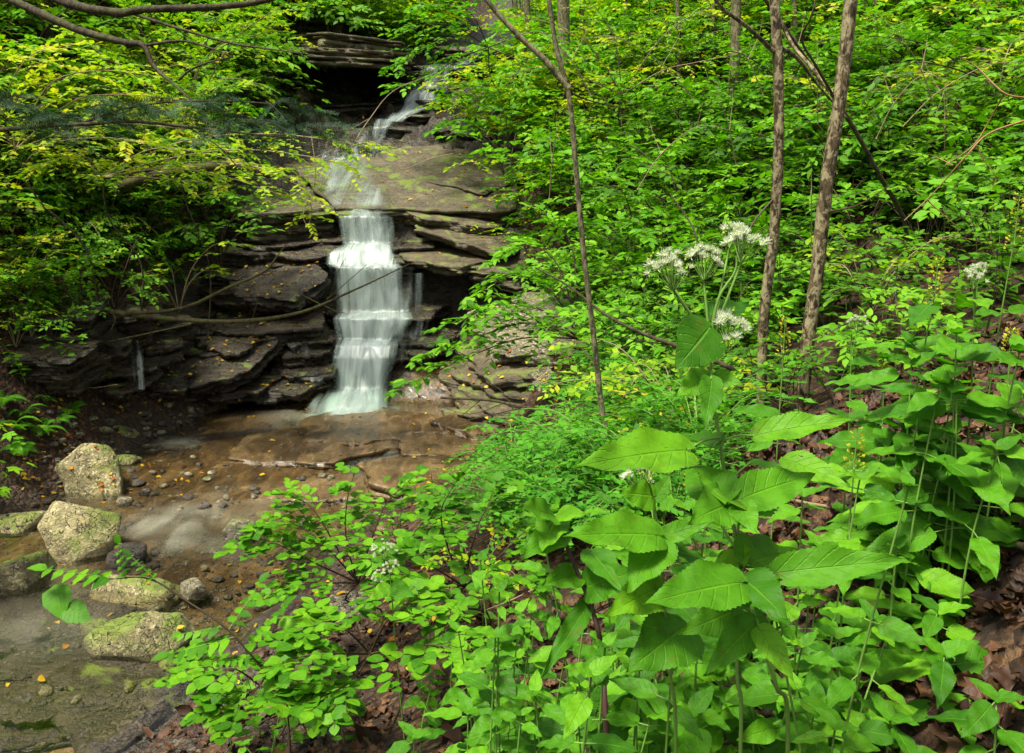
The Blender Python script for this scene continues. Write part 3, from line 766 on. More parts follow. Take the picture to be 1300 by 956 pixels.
# cobbles one can pick out along the brook, then gravel as a mass
g = rng_(77)
cob = [boulder_shape(1, .8, .55, 300 + k, 2, cuts=8, rough=.02) for k in range(6)]
cobm = [mesh_np("cobble", a, b, M['pebble'] if k % 3 else M['slabrock'], smooth=True) for k, (a, b) in enumerate(cob)]
cnt = 0; tries = 0
while cnt < 230 and tries < 4000:
    tries += 1
    u, v = (g.uniform(40, 420), g.uniform(560, 900)) if tries % 2 else (g.uniform(60, 290), g.uniform(505, 650))
    if v < 600 and u > 260: continue
    p, nrm = hit(u, v)
    if p[1] > 11.5 or nrm[2] < .6 or p[0] > -1.2 or p[2] > float(hfun(p[0], p[1])) + .16: continue
    o = link("cobble", cobm[g.integers(6)], None, p - np.array([0, 0, .012]))
    s = g.uniform(.05, .13) * (1.0 if g.random() < .85 else 1.4)
    o.scale = (s, s * g.uniform(.7, 1.2), s * g.uniform(.6, 1)); o.rotation_euler = (0, 0, g.uniform(0, 6.28))
    tag(o, "wet brown cobble lying on the gravel beside the brook", "cobble", "cobbles on the gravel beside the brook"); cnt += 1
gv = MB()
for k in range(5200):
    u, v = (g.uniform(-30, 460), g.uniform(500, 950)) if k % 2 else (g.uniform(120, 520), g.uniform(680, 956))
    p, nrm = hit(u, v)
    if p[1] > 11.6 or nrm[2] < .75 or p[0] > -.7 or p[2] > float(hfun(p[0], p[1])) + .16: continue
    Vc, Tc = cob[g.integers(6)]; s = g.uniform(.015, .05)
    a = g.uniform(0, 6.28); rz = np.array([[math.cos(a), -math.sin(a), 0], [math.sin(a), math.cos(a), 0], [0, 0, 1]])
    gv.add((Vc * s * np.array([1, g.uniform(.7, 1.2), .7])) @ rz.T + p - np.array([0, 0, .008]), Tc)
gravel = link("gravel", gv.mesh("gravel", M['pebble'], True)); tag(gravel, "loose wet gravel along the edge of the brook", "gravel", kind="stuff")
# ------------------------------------------------------------------ leaf shapes (base at origin, tip at +Y, face up +Z, length 1)
def leaf_shape(n=8, width=.5, peak=.35, tip=1.0, serr=0.0, fold=.25, droop=.25, wave=0.0, cols=1, seed=0, heart=0.0):
    g = rng_(seed)
    y = np.linspace(0, 1, n + 1)
    a = peak / (1 - peak)
    w = (y ** a) * (1 - y) ** 1.0; w = w / w.max() * width * .5
    w = np.maximum(w * np.where(y > peak, 1 - (1 - tip) * (y - peak) / (1 - peak), 1), .002)
    if serr: w = w * (1 + serr * np.where(np.arange(n + 1) % 2 == 0, -1, 1) * (y < .97) * (y > .04))
    w[-1] = .002
    k = np.concatenate([-np.arange(cols, 0, -1), [0], np.arange(1, cols + 1)]) / cols
    X = w[:, None] * k[None, :]
    Yv = y[:, None] - heart * np.abs(k)[None, :] * np.clip(1 - y * 4, 0, 1)[:, None] + 0 * X
    Z = fold * np.abs(X) - droop * y[:, None] ** 2 * .5 + wave * np.sin(y[:, None] * 17 + k[None, :] * 2 + seed) * np.abs(k)[None, :] * .026
    V = np.stack([X, Yv, Z + 0 * X], -1).reshape(-1, 3)
    uv = np.stack([np.broadcast_to(k[None, :], X.shape), np.broadcast_to(y[:, None], X.shape)], -1).reshape(-1, 2)
    return V, grid_tris(n + 1, 2 * cols + 1)[:, ::-1], uv

def palmate(lobes=3, seed=0, deep=.45):
    """maple-like leaf"""
    angs = np.radians({3: [-62, 0, 62], 5: [-105, -52, 0, 52, 105]}[lobes])
    lens = {3: [.62, .78, .62], 5: [.42, .66, .78, .66, .42]}[lobes]
    c = np.array([0, .22]); pts = [(0, 0)]
    out = []
    for i, (a, l) in enumerate(zip(angs, lens)):
        d = np.array([math.sin(a), math.cos(a)]); s = np.array([d[1], -d[0]])
        if i == 0: out.append(c * .3 - s * .12)
        out += [c + d * l * .55 - s * .17, c + d * l, c + d * l * .55 + s * .17]
        if i < lobes - 1:
            am = (a + angs[i + 1]) / 2; out.append(c + np.array([math.sin(am), math.cos(am)]) * l * deep * .75)
    out.append(np.array([.12, .06]))
    out = np.array(out)
    V2 = np.vstack([[c], out]); z = .10 * np.abs(V2[:, 0]) - .22 * np.linalg.norm(V2 - c, axis=1) ** 2
    V = np.column_stack([V2, z]); V = V - np.array([0, .05, 0])
    k = len(out); T = np.array([[0, 1 + (i + 1) % k, 1 + i] for i in range(k)])
    return V, T[:, ::-1] if False else T, np.column_stack([V2[:, 0] * 1.2, V2[:, 1]])

LS = dict(
    simple=leaf_shape(3, .52, .42, 1, 0, .22, .3), slim=leaf_shape(3, .34, .42, 1, 0, .2, .35), small=leaf_shape(2, .6, .5, 1, 0, .15, .2),
    pinna=leaf_shape(2, .22, .4, 1, 0, .1, .3), round=leaf_shape(6, .86, .46, 1.15, .03, .12, .25), ovate=leaf_shape(6, .56, .36, .92, .05, .2, .35), maple3=palmate(3), maple5=palmate(5))
HERO = [leaf_shape(46, w_, pk, .74, .034, f_, dr_ * .6, wv, 3, sd_, ht) for sd_, (w_, pk, f_, dr_, wv, ht) in enumerate(
    [(.56, .30, .16, .30, .8, .08), (.60, .28, .10, .50, 1.2, .10), (.50, .33, .24, .18, .8, .05), (.64, .27, .14, .62, 1.0, .10), (.46, .35, .20, .42, 1.3, .03)])]

class Plant:
    def __init__(s): s.wood = MB(); s.L = []
    def tube(s, *a, **k): s.wood.add(*tube(*a, **k))
    def leaf(s, pos, d, n, size, tint, shape=0): s.L.append((pos, d, n, size, tint, shape))
    def foliage(s, shapes, mb=None):
        """all leaves as arrays in one MB"""
        mb = mb or MB()
        if not s.L: return mb
        for k, sh in enumerate(shapes):
            sel = [l for l in s.L if l[5] == k]
            if sel: add_leaves(mb, LS[sh] if isinstance(sh, str) else sh, *[np.array([l[i] for l in sel], float) for i in range(5)])
        return mb

def frames(d, n):
    d = norm(d); x = norm(np.cross(d, n)); n = np.cross(x, d)
    return x, d, n

def add_leaves(mb, shape, pos, d, n, size, tint, width=None):
    LV, LT, LU = shape
    x, d, n = frames(d, n); N = len(pos)
    V = pos[:, None, :] + size[:, None, None] * (LV[None, :, 0:1] * x[:, None, :] + LV[None, :, 1:2] * d[:, None, :] + LV[None, :, 2:3] * n[:, None, :])
    m = len(LV)
    T = (LT[None] + (np.arange(N) * m)[:, None, None]).reshape(-1, 3)
    c = np.clip(tint, 0, 1); C = np.stack([c, c, c, np.ones(N)], -1)
    mb.add(V.reshape(-1, 3), T, np.repeat(C, m, axis=0), np.tile(LU, (N, 1)))

def rotz(v, a):
    c, s = math.cos(a), math.sin(a)
    return np.array([v[0] * c - v[1] * s, v[0] * s + v[1] * c, v[2]])

def upn(g, j=.35): return norm(np.array([g.normal() * j, g.normal() * j, 1.0]))

def limb(pl, g, pts, r0, r1, ntw, twl, lsize, nleaf, shape=0, t0=.15, droop=.15, spread=55, tint=(.2, .9), sides=5, sub=False, jn=.35, flat=.25):
    """branch with alternate twigs, leaves alternate on every twig"""
    pts = np.asarray(pts, float)
    pl.tube(pts, r0, r1, sides, max(4, 4 * len(pts)))
    c = catmull(pts, 60); tan = norm(np.gradient(c, axis=0))
    for i in range(ntw):
        t = t0 + (1 - t0) * (i + g.uniform(.2, .9)) / ntw
        k = min(59, int(t * 59)); side = 1 if i % 2 else -1
        tk_ = tan[k] if math.hypot(tan[k][0], tan[k][1]) > .5 else norm(np.array([math.cos(i * 2.4 + pts[0][0] * 9), math.sin(i * 2.4 + pts[0][0] * 9), .2]))
        d = rotz(tk_, R(side * spread * g.uniform(.6, 1.25))); d[2] = d[2] * .4 + g.normal() * flat * .5 + .05; d = norm(d)
        l = twl * g.uniform(.6, 1.2) * (1.15 - .6 * t)
        p0 = c[k]; p1 = p0 + d * l * .5 + np.array([0, 0, .02 * l]); p2 = p0 + d * l + np.array([0, 0, -droop * l])
        pl.tube([p0, p1, p2], max(r1 * .7, .0018), .0011, 3, 5)
        cc = catmull([p0, p1, p2], 20)
        base = g.uniform(*tint)
        for j in range(nleaf):
            kk = min(19, int((.12 + .88 * (j + .5) / nleaf) * 19)); s2 = 1 if j % 2 else -1
            ld = rotz(d, R(s2 * g.uniform(30, 75))) if j < nleaf - 1 else d
            ld = norm(ld + np.array([0, 0, g.normal() * .15 - droop * .6]))
            pl.leaf(cc[kk], ld, upn(g, jn), lsize * g.uniform(.65, 1.2), base + g.normal() * .12, shape)

def p_maple(g, sc=1.0):
    pl = Plant()
    for s in range(g.integers(1, 4)):
        a = g.uniform(0, 6.28); h = g.uniform(.35, .8) * sc; ln = g.uniform(.05, .3) * h
        p = [np.zeros(3), np.array([math.cos(a) * ln * .3, math.sin(a) * ln * .3, h * .5]), np.array([math.cos(a) * ln, math.sin(a) * ln, h])]
        pl.tube(p, .006, .003, 4, 8); c = catmull(p, 20)
        b = g.uniform(.15, .85)
        for k in range(g.integers(4, 7)):
            q = c[min(19, int(20 * (.4 + .12 * k)))]; a0 = g.uniform(0, 6.28)
            for m in range(2 if g.random() < .8 else 3):
                aa = a0 + m * 3.14 + g.normal() * .3; pet = g.uniform(.06, .16) * sc
                d = np.array([math.cos(aa), math.sin(aa), g.uniform(-.1, .3)]); e = q + d * pet
                pl.tube([q, e], .0018, .0012, 3, 2)
                pl.leaf(e, norm(d + np.array([0, 0, -.25])), upn(g, .25), g.uniform(.09, .15) * sc, b + g.normal() * .12, 0)
    return pl

def p_shrub(g, sc=1.0, lsize=.085, nst=6, yellow=0, nleaf=6, shape=0, ht=.75):
    pl = Plant(); a0 = g.uniform(0, 6.28)
    for s in range(nst):
        a = a0 + s * 6.28 / nst + g.normal() * .3; h = g.uniform(.5, 1.15) * ht * sc; ln = g.uniform(.35, .75) * sc
        d = np.array([math.cos(a), math.sin(a), 0])
        limb(pl, g, [np.zeros(3), d * ln * .3 + [0, 0, h * .6], d * ln * .75 + [0, 0, h * .95], d * ln * 1.25 + [0, 0, h * .9]], .007, .002, 6, .32 * sc, lsize * sc, nleaf, shape, .35, tint=(.15, .85))
    return pl

def p_herb(g, sc=1.0):
    pl = Plant()
    for s in range(g.integers(2, 5)):
        a = g.uniform(0, 6.28); h = g.uniform(.3, .75) * sc; d = np.array([math.cos(a), math.sin(a), 0]); o = d * g.uniform(0, .12)
        p = [o, o + d * h * .1 + [0, 0, h * .5], o + d * h * .3 + [0, 0, h]]
        pl.tube(p, .004, .002, 4, 7); c = catmull(p, 30); b = g.uniform(.15, .85)
        for k in range(6):
            t = .3 + .7 * k / 5; q = c[min(29, int(t * 29))]
            for m in range(2):
                aa = a + k * 1.57 + m * 3.14 + g.normal() * .25
                dd = norm(np.array([math.cos(aa), math.sin(aa), g.uniform(-.25, .25)]))
                pl.leaf(q + dd * .02, dd, upn(g, .25), (.14 - .07 * t) * g.uniform(.8, 1.2) * sc, b + g.normal() * .1, 0)
    return pl

def p_fern(g, sc=1.0):
    pl = Plant()
    nf = g.integers(6, 10)
    for s in range(nf):
        a = s * 6.28 / nf + g.normal() * .25; d = np.array([math.cos(a), math.sin(a), 0]); l = g.uniform(.28, .5) * sc
        p = [np.zeros(3), d * l * .35 + [0, 0, l * .5], d * l * .75 + [0, 0, l * .55], d * l * 1.1 + [0, 0, l * .3]]
        pl.tube(p, .003, .001, 3, 10); c = catmull(p, 40); tan = norm(np.gradient(c, axis=0)); b = g.uniform(.3, .8)
        for k in range(5, 40):
            t = k / 39; w = math.sin(math.pi * min(1, (t * 1.02)) ** .8) * .11 * sc + .012
            sd_ = norm(np.cross(tan[k], [0, 0, 1]))
            for m in (-1, 1):
                pl.leaf(c[k], norm(sd_ * m + tan[k] * .35 + np.array([0, 0, -.15])), upn(g, .1), w, b + g.normal() * .08, 0)
    return pl

UG = [(.022, .075, .003), (.050, .15, .004), (.084, .225, .006), (.138, .30, .010)]
YG = [(.05, .155, .004), (.115, .25, .005), (.19, .33, .007), (.29, .40, .010), (.42, .38, .02)]
M.update(
    under=mat_leaf("understory_leaf", UG, .32, True, False),
    lime=mat_leaf("lime_leaf", YG, .42, True, False),
    fresh=mat_leaf("fresh_leaf", [(.030, .115, .004), (.062, .20, .005), (.100, .28, .007), (.15, .34, .010)], .36, True, False),
    jewel=mat_leaf("jewelweed_leaf", [(.025, .13, .006), (.05, .21, .009), (.085, .28, .011)], .36, True, False),
    needle=mat_leaf("hemlock_needle", [(.008, .028, .010), (.018, .055, .016), (.035, .085, .018)], .15, True, False),
    fern=mat_leaf("fern_leaf", [(.025, .11, .004), (.05, .18, .005), (.085, .24, .007)], .35, True, False),
    hero=mat_leaf("broad_leaf", [(.030, .125, .004), (.054, .19, .005), (.080, .25, .006), (.125, .32, .008)], .38, False, True, .55, .2, old=.25),
    heromid=mat_leaf("round_leaf", [(.030, .12, .004), (.055, .19, .005), (.085, .25, .006), (.13, .31, .008)], .34, False, True, .5),
    dead=mat_leaf("dead_leaf", [(.022, .009, .004), (.055, .023, .009), (.11, .05, .02), (.19, .10, .042)], .10, False, True, .6, .3),
    deadmass=mat_leaf("dead_leaf_mass", [(.018, .008, .004), (.042, .018, .008), (.085, .04, .017), (.16, .085, .036)], .10, True, False, .6, .3),
    fallen=mat_leaf("fallen_leaf", [(.25, .07, .012), (.36, .21, .012), (.45, .32, .02), (.40, .26, .03)], .2, True, False, .5),
    white=mat_leaf("white_petal", [(.48, .53, .42), (.60, .62, .54)], .3, False, False, .6),
    bud=mat_leaf("green_bud", [(.2, .32, .02), (.3, .4, .05)], .2, False, False, .6),
    gold=mat_leaf("gold_petal", [(.34, .32, .015), (.42, .40, .03)], .3, True, False, .6),
)
# ------------------------------------------------------------------ understory on the hillside: kinds built once, then copied
KINDS = []
def kind(name, fn, n, shapes, leafmat, woodmat, label, cat, group, **kw):
    vs_ = []
    for s in range(n):
        pl = fn(rng_(hash_(name) + s), **kw)
        vs_.append((pl, mesh_np(name + "_stem", *pl.wood.arrays()[:2], M[woodmat]), pl.foliage(shapes).mesh(name + "_foliage", M[leafmat], False), pl.foliage(shapes).arrays()))
    KINDS.append(dict(name=name, v=vs_, label=label, cat=cat, group=group))
    return KINDS[-1]
def hash_(s): return sum(ord(c) * (i + 3) for i, c in enumerate(s))

k_maple = kind("maple_seedling", p_maple, 6, ["maple3"], "under", "twig_dark", "maple seedling with broad lobed leaves growing on the wooded slope", "seedling", "maple seedlings on the wooded slope")
k_maple5 = kind("sugar_maple_seedling", p_maple, 4, ["maple5"], "fresh", "twig_dark", "bright green maple seedling with five-pointed leaves on the slope", "seedling", "bright maple seedlings on the slope", sc=1.15)
k_shrub = kind("understory_shrub", p_shrub, 5, ["simple"], "under", "twig_dark", "leafy green understory shrub spreading over the wooded slope", "shrub", "understory shrubs on the wooded slope")
k_fresh = kind("light_green_shrub", p_shrub, 4, ["simple"], "fresh", "twig_dark", "light green shrub with layered oval leaves on the wooded slope", "shrub", "light green shrubs on the wooded slope", lsize=.095)
k_lime = kind("yellowing_shrub", p_shrub, 4, ["small"], "lime", "twig", "thin twiggy shrub with small yellow-green leaves on the slope", "shrub", "yellowing shrubs on the slope", lsize=.07, nleaf=7)
k_herb = kind("woodland_herb", p_herb, 5, ["ovate"], "under", "stem", "upright woodland herb with paired oval leaves on the slope", "herb", "woodland herbs on the slope", sc=1.35)
k_fern = kind("fern", p_fern, 4, ["pinna"], "fern", "stem", "small bright green fern arching from the damp muddy bank", "fern", "ferns on the muddy bank")
k_jewel = kind("jewelweed", p_shrub, 4, ["small"], "jewel", "stem", "bushy jewelweed with small blue-green leaves beside the pale layered rock", "herb", "jewelweed beside the pale layered rock", lsize=.062, nleaf=7, ht=.6, nst=7)

def place(kd, g, p, sc=1.0, tilt=.15, individual=True, mass=None, vi=None):
    vi = g.integers(len(kd['v'])) if vi is None else vi
    pl, sm, fm, fa = kd['v'][vi]
    rz = g.uniform(0, 6.28); rx, ry = g.normal() * tilt, g.normal() * tilt
    if individual:
        o = thing(kd['name'], p - np.array([0, 0, .02]), kd['label'], kd['cat'], kd['group'])
        o.rotation_euler = (rx, ry, rz); o.scale = (sc, sc, sc)
        link("stem", sm, o); f = link("foliage", fm, o); f["kind"] = "stuff"
        return o
    Rm = np.array(Matrix.Rotation(rz, 3, 'Z') @ Matrix.Rotation(ry, 3, 'Y') @ Matrix.Rotation(rx, 3, 'X')) * sc
    V, T, C, U = fa
    mass.setdefault(kd['name'], MB()).add(V @ Rm.T + p, T, np.clip(C + np.array([1, 1, 1, 0]) * g.normal() * .12, 0, 1), U)

def bank(X, Y):
    xc = np.interp(Y, BY, BX); w = np.interp(Y, BY, BW)
    return X - (xc + w), (xc - w) - X

g = rng_(2024)
cand = []
for k in range(7600):
    Y = 3.6 + 22 * g.random() ** 1.25; X = g.uniform(-13, 15)
    dr, dl = bank(X, Y)
    u, v, f = proj(np.array([X, Y, float(hfun(X, Y))])); u, v = u[0], v[0]
    if u < -160 or u > 1460 or v < -260 or v > 760: continue
    if dr > 0:
        if dr < (.5 if Y < 11 else .9 if Y < 13 else .25): continue
        if 10.9 < Y < 19 and X < np.interp(Y, [10.9, 13, 13.5, 16.5, 19], [.5, .35, .0, -.5, -.3]): continue
        ut, vt, _ = proj(np.array([X, Y, float(hfun(X, Y)) + .45]))
        if Y < 11.5 and ut[0] < 715 and vt[0] < 640: continue
        if Y < 10.9 and ut[0] < 745 and 400 < vt[0] < 620: continue
        if Y < 5.2 and X > -.2: continue                       # leaf litter and foreground plants
        if 9.3 < Y < 11.6 and X < .95: continue                # leaning rock
        n_ = fbm(np.array([[X * .55, Y * .55, 3.0]]), 3)[0]
        dens = .8 + .6 * n_
        if 950 < u and 300 < v < 520: dens *= .55
        if Y < 7: dens *= .6
    else:
        if dl < .35: continue
        if Y < 8.2: dens = .35
        elif Y < 12.5 and dl < 1.9: dens = .10
        elif 12.5 <= Y < 17.5 and dl < 1.3: dens = .12
        else: dens = .85
    if dr <= 0 and dl <= 0: continue
    if 335 < u < 505 and 20 < v < 175 and Y < 19: continue
    if g.random() > dens: continue
    right = dr > 0
    r = g.random()
    lim = fbm(np.array([[X * .35, Y * .35, 9.0]]), 3)[0]
    if right:
        if lim > .17: kd = k_lime if r < .45 else k_fresh if r < .8 else k_maple
        else: kd = k_maple if r < .28 else k_shrub if r < .55 else k_herb if r < .72 else k_fresh if r < .86 else k_maple5
        if Y > 15 and r < .25: kd = k_lime
    else:
        kd = k_lime if r < .4 else k_maple5 if r < .6 else k_shrub if r < .85 else k_fresh
    sc = g.uniform(.75, 1.4) * (1.0 + .035 * max(0, Y - 9))
    if Y < 8: sc *= .75
    cand.append((sc / f[0] * (1 if -20 < u < 1320 and 0 < v < 900 else .2), kd, X, Y, sc))
cand.sort(key=lambda c: -c[0])
mass = {}; used = {}
for i, (_, kd, X, Y, sc) in enumerate(cand):
    p, nn = drop(X, Y)
    used[kd['name']] = used.get(kd['name'], 0) + 1
    place(kd, g, p, sc, .15, individual=used[kd['name']] <= 75, mass=mass)
print("understory", len(cand), used)
MASSLAB = {"maple_seedling": "mass of small maple seedlings carpeting the far slope", "sugar_maple_seedling": "mass of bright five-pointed maple leaves on the far slope",
           "understory_shrub": "mass of dark green low shrubs covering the far slope", "light_green_shrub": "mass of light green oval leaves on the far slope",
           "yellowing_shrub": "mass of small yellow-green leaves in the far wood", "woodland_herb": "mass of leafy herbs covering the far slope"}
for nm, mb in mass.items():
    o = link(nm + "_undergrowth", mb.mesh(nm + "_undergrowth", KINDS[[k['name'] for k in KINDS].index(nm)]['v'][0][2].materials[0]))
    tag(o, MASSLAB[nm], "undergrowth", kind="stuff")

# brown leaf litter lying on the slopes between the plants
lit = MB(); N = 9000
X = g.uniform(-9, 12, N); Y = 3 + 15 * g.random(N) ** 1.3
dr, dl = bank(X, Y); ok = ((dr > .3) | (dl > .4)) & ~((Y < 5) & (X > .1)); X, Y = X[ok], Y[ok]; N = len(X)
pos = np.stack([X, Y, hfun(X, Y) + .015], -1)
add_leaves(lit, leaf_shape(4, .6, .45, 1, .15, .5, -.5, 1.0), pos, norm(g.normal(size=(N, 3)) * [1, 1, .25]), norm(g.normal(size=(N, 3)) * .45 + [0, 0, 1]), g.uniform(.05, .11, N), g.random(N))
tag(link("leaf_litter", lit.mesh("leaf_litter", M['deadmass'])), "old brown leaves littering the wooded slopes", "leaf litter", kind="stuff")

# ferns and seedlings on the left bank
for i, (u, v, sc, kd) in enumerate([(12, 545, .6, k_fern), (45, 553, .6, k_fern), (72, 540, .5, k_fern), (92, 522, .4, k_fern), (25, 575, .55, k_fern), (2, 515, .55, k_fern), (58, 512, .4, k_fern), (30, 530, .5, k_fern),
                                    (70, 465, .7, k_maple5), (95, 470, .6, k_maple5), (40, 480, .7, k_herb), (80, 300, 1.0, k_maple5), (110, 310, 1.0, k_maple5), (60, 325, 1.0, k_maple5), (35, 300, 1.1, k_maple5), (150, 320, .9, k_maple5),
                                    (180, 330, .9, k_shrub), (205, 335, .8, k_fresh), (225, 345, .7, k_fresh), (130, 345, .8, k_fresh), (100, 360, .7, k_shrub), (15, 350, .9, k_lime), (30, 400, .7, k_lime), (20, 440, .6, k_lime), (240, 320, .7, k_shrub)]):
    p, nn = hit(u, v); place(kd, g, p, sc)
# dense leaves hanging over the dark left bank
for k in range(150):
    u, v = g.uniform(-20, 285), g.uniform(150, 430)
    if v > 330 and u > 150: continue
    if v > 395 and u > 70: continue
    p, nn = hit(u, v); r = g.random()
    place(k_maple5 if r < .3 else k_shrub if r < .6 else k_fresh if r < .75 else k_lime, g, p, g.uniform(.6, 1.0), .3)
# jewelweed patch right of the leaning rock
nj = 0
for k in range(190):
    u, v = g.uniform(722, 890), g.uniform(400, 690)
    if u < 775 and v < 600: continue
    if k % 5 == 0: u, v = g.uniform(645, 760), g.uniform(610, 700)
    p, nn = hit(u, v)
    if p[1] < 4.5: continue
    place(k_jewel, g, p, g.uniform(.5, .9)); nj += 1
yf = MB(); N = 420
pf = [hit(g.uniform(690, 860), g.uniform(450, 690))[0] + np.array([0, -.1, g.uniform(.25, .55)]) for k in range(N)]
add_leaves(yf, LS['small'], np.array(pf), norm(g.normal(size=(N, 3))), norm(g.normal(size=(N, 3)) + [0, -.8, .8]), g.uniform(.024, .045, N), g.random(N))
tag(link("jewelweed_flowers", yf.mesh("jewelweed_flowers", M['gold'])), "tiny yellow flowers dotting the jewelweed beside the pale layered rock", "flowers", kind="stuff")

# yellow and orange fallen leaves on ledges, mud and slab
fl = MB(); ps, ns = [], []
for (u0, u1, v0, v1, n) in [(190, 420, 330, 520, 260), (20, 260, 500, 640, 110), (0, 330, 690, 870, 45), (500, 640, 120, 340, 110), (330, 520, 130, 250, 60), (520, 720, 440, 640, 160), (300, 460, 500, 650, 14), (300, 600, 680, 860, 80), (640, 700, 260, 330, 40)]:
    for k in range(n):
        p, nn = hit(g.uniform(u0, u1), g.uniform(v0, v1))
        if nn[2] > .45: ps.append(p + nn * .012); ns.append(nn)
ps, ns = np.array(ps), np.array(ns); N = len(ps)
add_leaves(fl, leaf_shape(4, .62, .4, 1, .05, .3, .3, .8), ps, norm(g.normal(size=(N, 3)) * [1, 1, .2]), norm(ns + g.normal(size=(N, 3)) * .25), g.uniform(.03, .075, N), g.random(N))
tag(link("fallen_leaves", fl.mesh("fallen_leaves", M['fallen'])), "small yellow and orange leaves scattered over the wet ledges and mud", "fallen leaves", kind="stuff")

# scattered seedlings on the litter-covered bank to the right
gs = rng_(4242)
for k in range(46):
    X, Y = gs.uniform(1.7, 5.2), gs.uniform(1.6, 7.0)
    if X < .52 * Y + .25 and Y < 4.6: continue
    p, nn = drop(X, Y); place([k_maple, k_herb, k_shrub, k_fresh][gs.integers(4)], gs, p, gs.uniform(.5, .85))
# ------------------------------------------------------------------ trees
def px(pts): return [P(*p) for p in pts]
def grounded(pts, sink=.1):
    """last point goes down to the ground below it"""
    b = pts[-1]; z, _ = drop(b[0], b[1], b[2] + 1.0)
    return pts + [np.array([b[0], b[1], min(z[2], b[2]) - sink])] if z[2] < b[2] else pts[:-1] + [np.array([b[0], b[1], z[2] - sink])]

def trunk_tree(name, trunk, w0, w1, label, cat="tree", mat='bark', branches=(), crown=None, group=None, sides=14, rough=.10, leafmat='fresh', leafkw=None, seed=1):
    """trunk: points from top down to the foot; widths in metres"""
    g = rng_(seed)
    pts = grounded(trunk)[::-1]; base = pts[0].copy()
    o = thing(name, base, label, cat, group)
    L_ = [p - base for p in pts]
    top = L_[-1] + (L_[-1] - L_[-2]) / np.linalg.norm(L_[-1] - L_[-2]) * 2.2
    a = tube(L_ + [top], 0, 0, sides, 60, rough, seed, radii=[w0 * .5 * 1.35, w0 * .5, *np.linspace(w0 * .5, w1 * .5, 6)])
    link("trunk", mesh_np("trunk", *a, M[mat], smooth=True), o)
    for b, r0, r1 in branches:
        a = tube([q - base for q in b], r0, r1, 7, 26, .12, seed + 3)
        link("limb", mesh_np("limb", *a, M[mat if r0 > .012 else 'twig_dark'], smooth=True), o)
    if crown:
        pl = Plant()
        for pts_, kw in crown:
            limb(pl, g, [q - base for q in pts_], **kw)
        link("twigs", mesh_np("twigs", *pl.wood.arrays()[:2], M['twig_dark']), o)
        f = link("crown", pl.foliage(["simple"]).mesh("crown", M[leafmat]), o); f["kind"] = "stuff"
    return o

LK = dict(r0=.01, r1=.003, ntw=9, twl=.5, lsize=.075, nleaf=7, t0=.1, droop=.12)
# two lichen-blotched trunks on the right, a slender sapling in the middle
trunk_tree("slender_tree", px([(982, -20, 5.7), (988, 90, 5.7), (988, 200, 5.7), (982, 300, 5.7), (970, 400, 5.7), (966, 515, 5.7)]), .067, .058,
           "slim blotchy-barked tree with the straighter trunk of the pair", branches=[
    (px([(985, 68, 5.7), (950, 35, 5.55), (915, 8, 5.4), (890, -30, 5.3)]), .014, .008),
    (px([(988, 60, 5.7), (1010, 72, 5.8), (1040, 110, 5.95), (1075, 150, 6.1)]), .016, .006),
    (px([(984, 250, 5.7), (955, 285, 5.6), (935, 330, 5.5)]), .008, .003)], seed=3)
trunk_tree("slender_tree", px([(1082, -20, 5.5), (1073, 70, 5.5), (1064, 140, 5.5), (1050, 230, 5.5), (1038, 340, 5.5), (1026, 430, 5.5), (1018, 515, 5.5)]), .083, .076,
           "blotchy-barked tree leaning right beside the slimmer straight tree", branches=[
    (px([(1056, 118, 5.5), (1030, 85, 5.6), (1005, 55, 5.7), (985, 10, 5.8), (975, -30, 5.8)]), .014, .008),
    (px([(1058, 122, 5.5), (1035, 82, 5.35), (1018, 50, 5.3), (1030, 20, 5.2), (1040, -20, 5.2)]), .009, .004),
    (px([(1046, 270, 5.5), (1090, 260, 5.3), (1130, 235, 5.2)]), .007, .002)], seed=4)
trunk_tree("sapling", px([(694, -20, 5.0), (706, 60, 5.0), (722, 120, 5.0), (730, 200, 5.0), (741, 320, 5.0), (754, 430, 5.0), (766, 530, 5.0), (782, 590, 4.9), (796, 640, 4.8)]), .034, .024,
           "thin forked sapling rising in front of the jewelweed patch", mat='bark_grey', branches=[
    (px([(722, 112, 5.0), (690, 75, 5.0), (655, 42, 5.0), (622, 5, 5.0), (600, -30, 5.0)]), .018, .012),
    (px([(725, 118, 5.0), (750, 128, 5.1), (800, 140, 5.3)]), .006, .002)], seed=5, sides=10)
# leaning dead pole behind the pair of trunks
pole = px([(965, -10, 7.2), (1020, 70, 7.4), (1070, 140, 7.6), (1118, 225, 7.8), (1150, 290, 8.0)])
trunk_tree("leaning_pole", pole, .038, .026, "dark dead pole leaning behind the pair of blotchy trunks", "dead tree", mat='bark_dark', seed=6, sides=8)
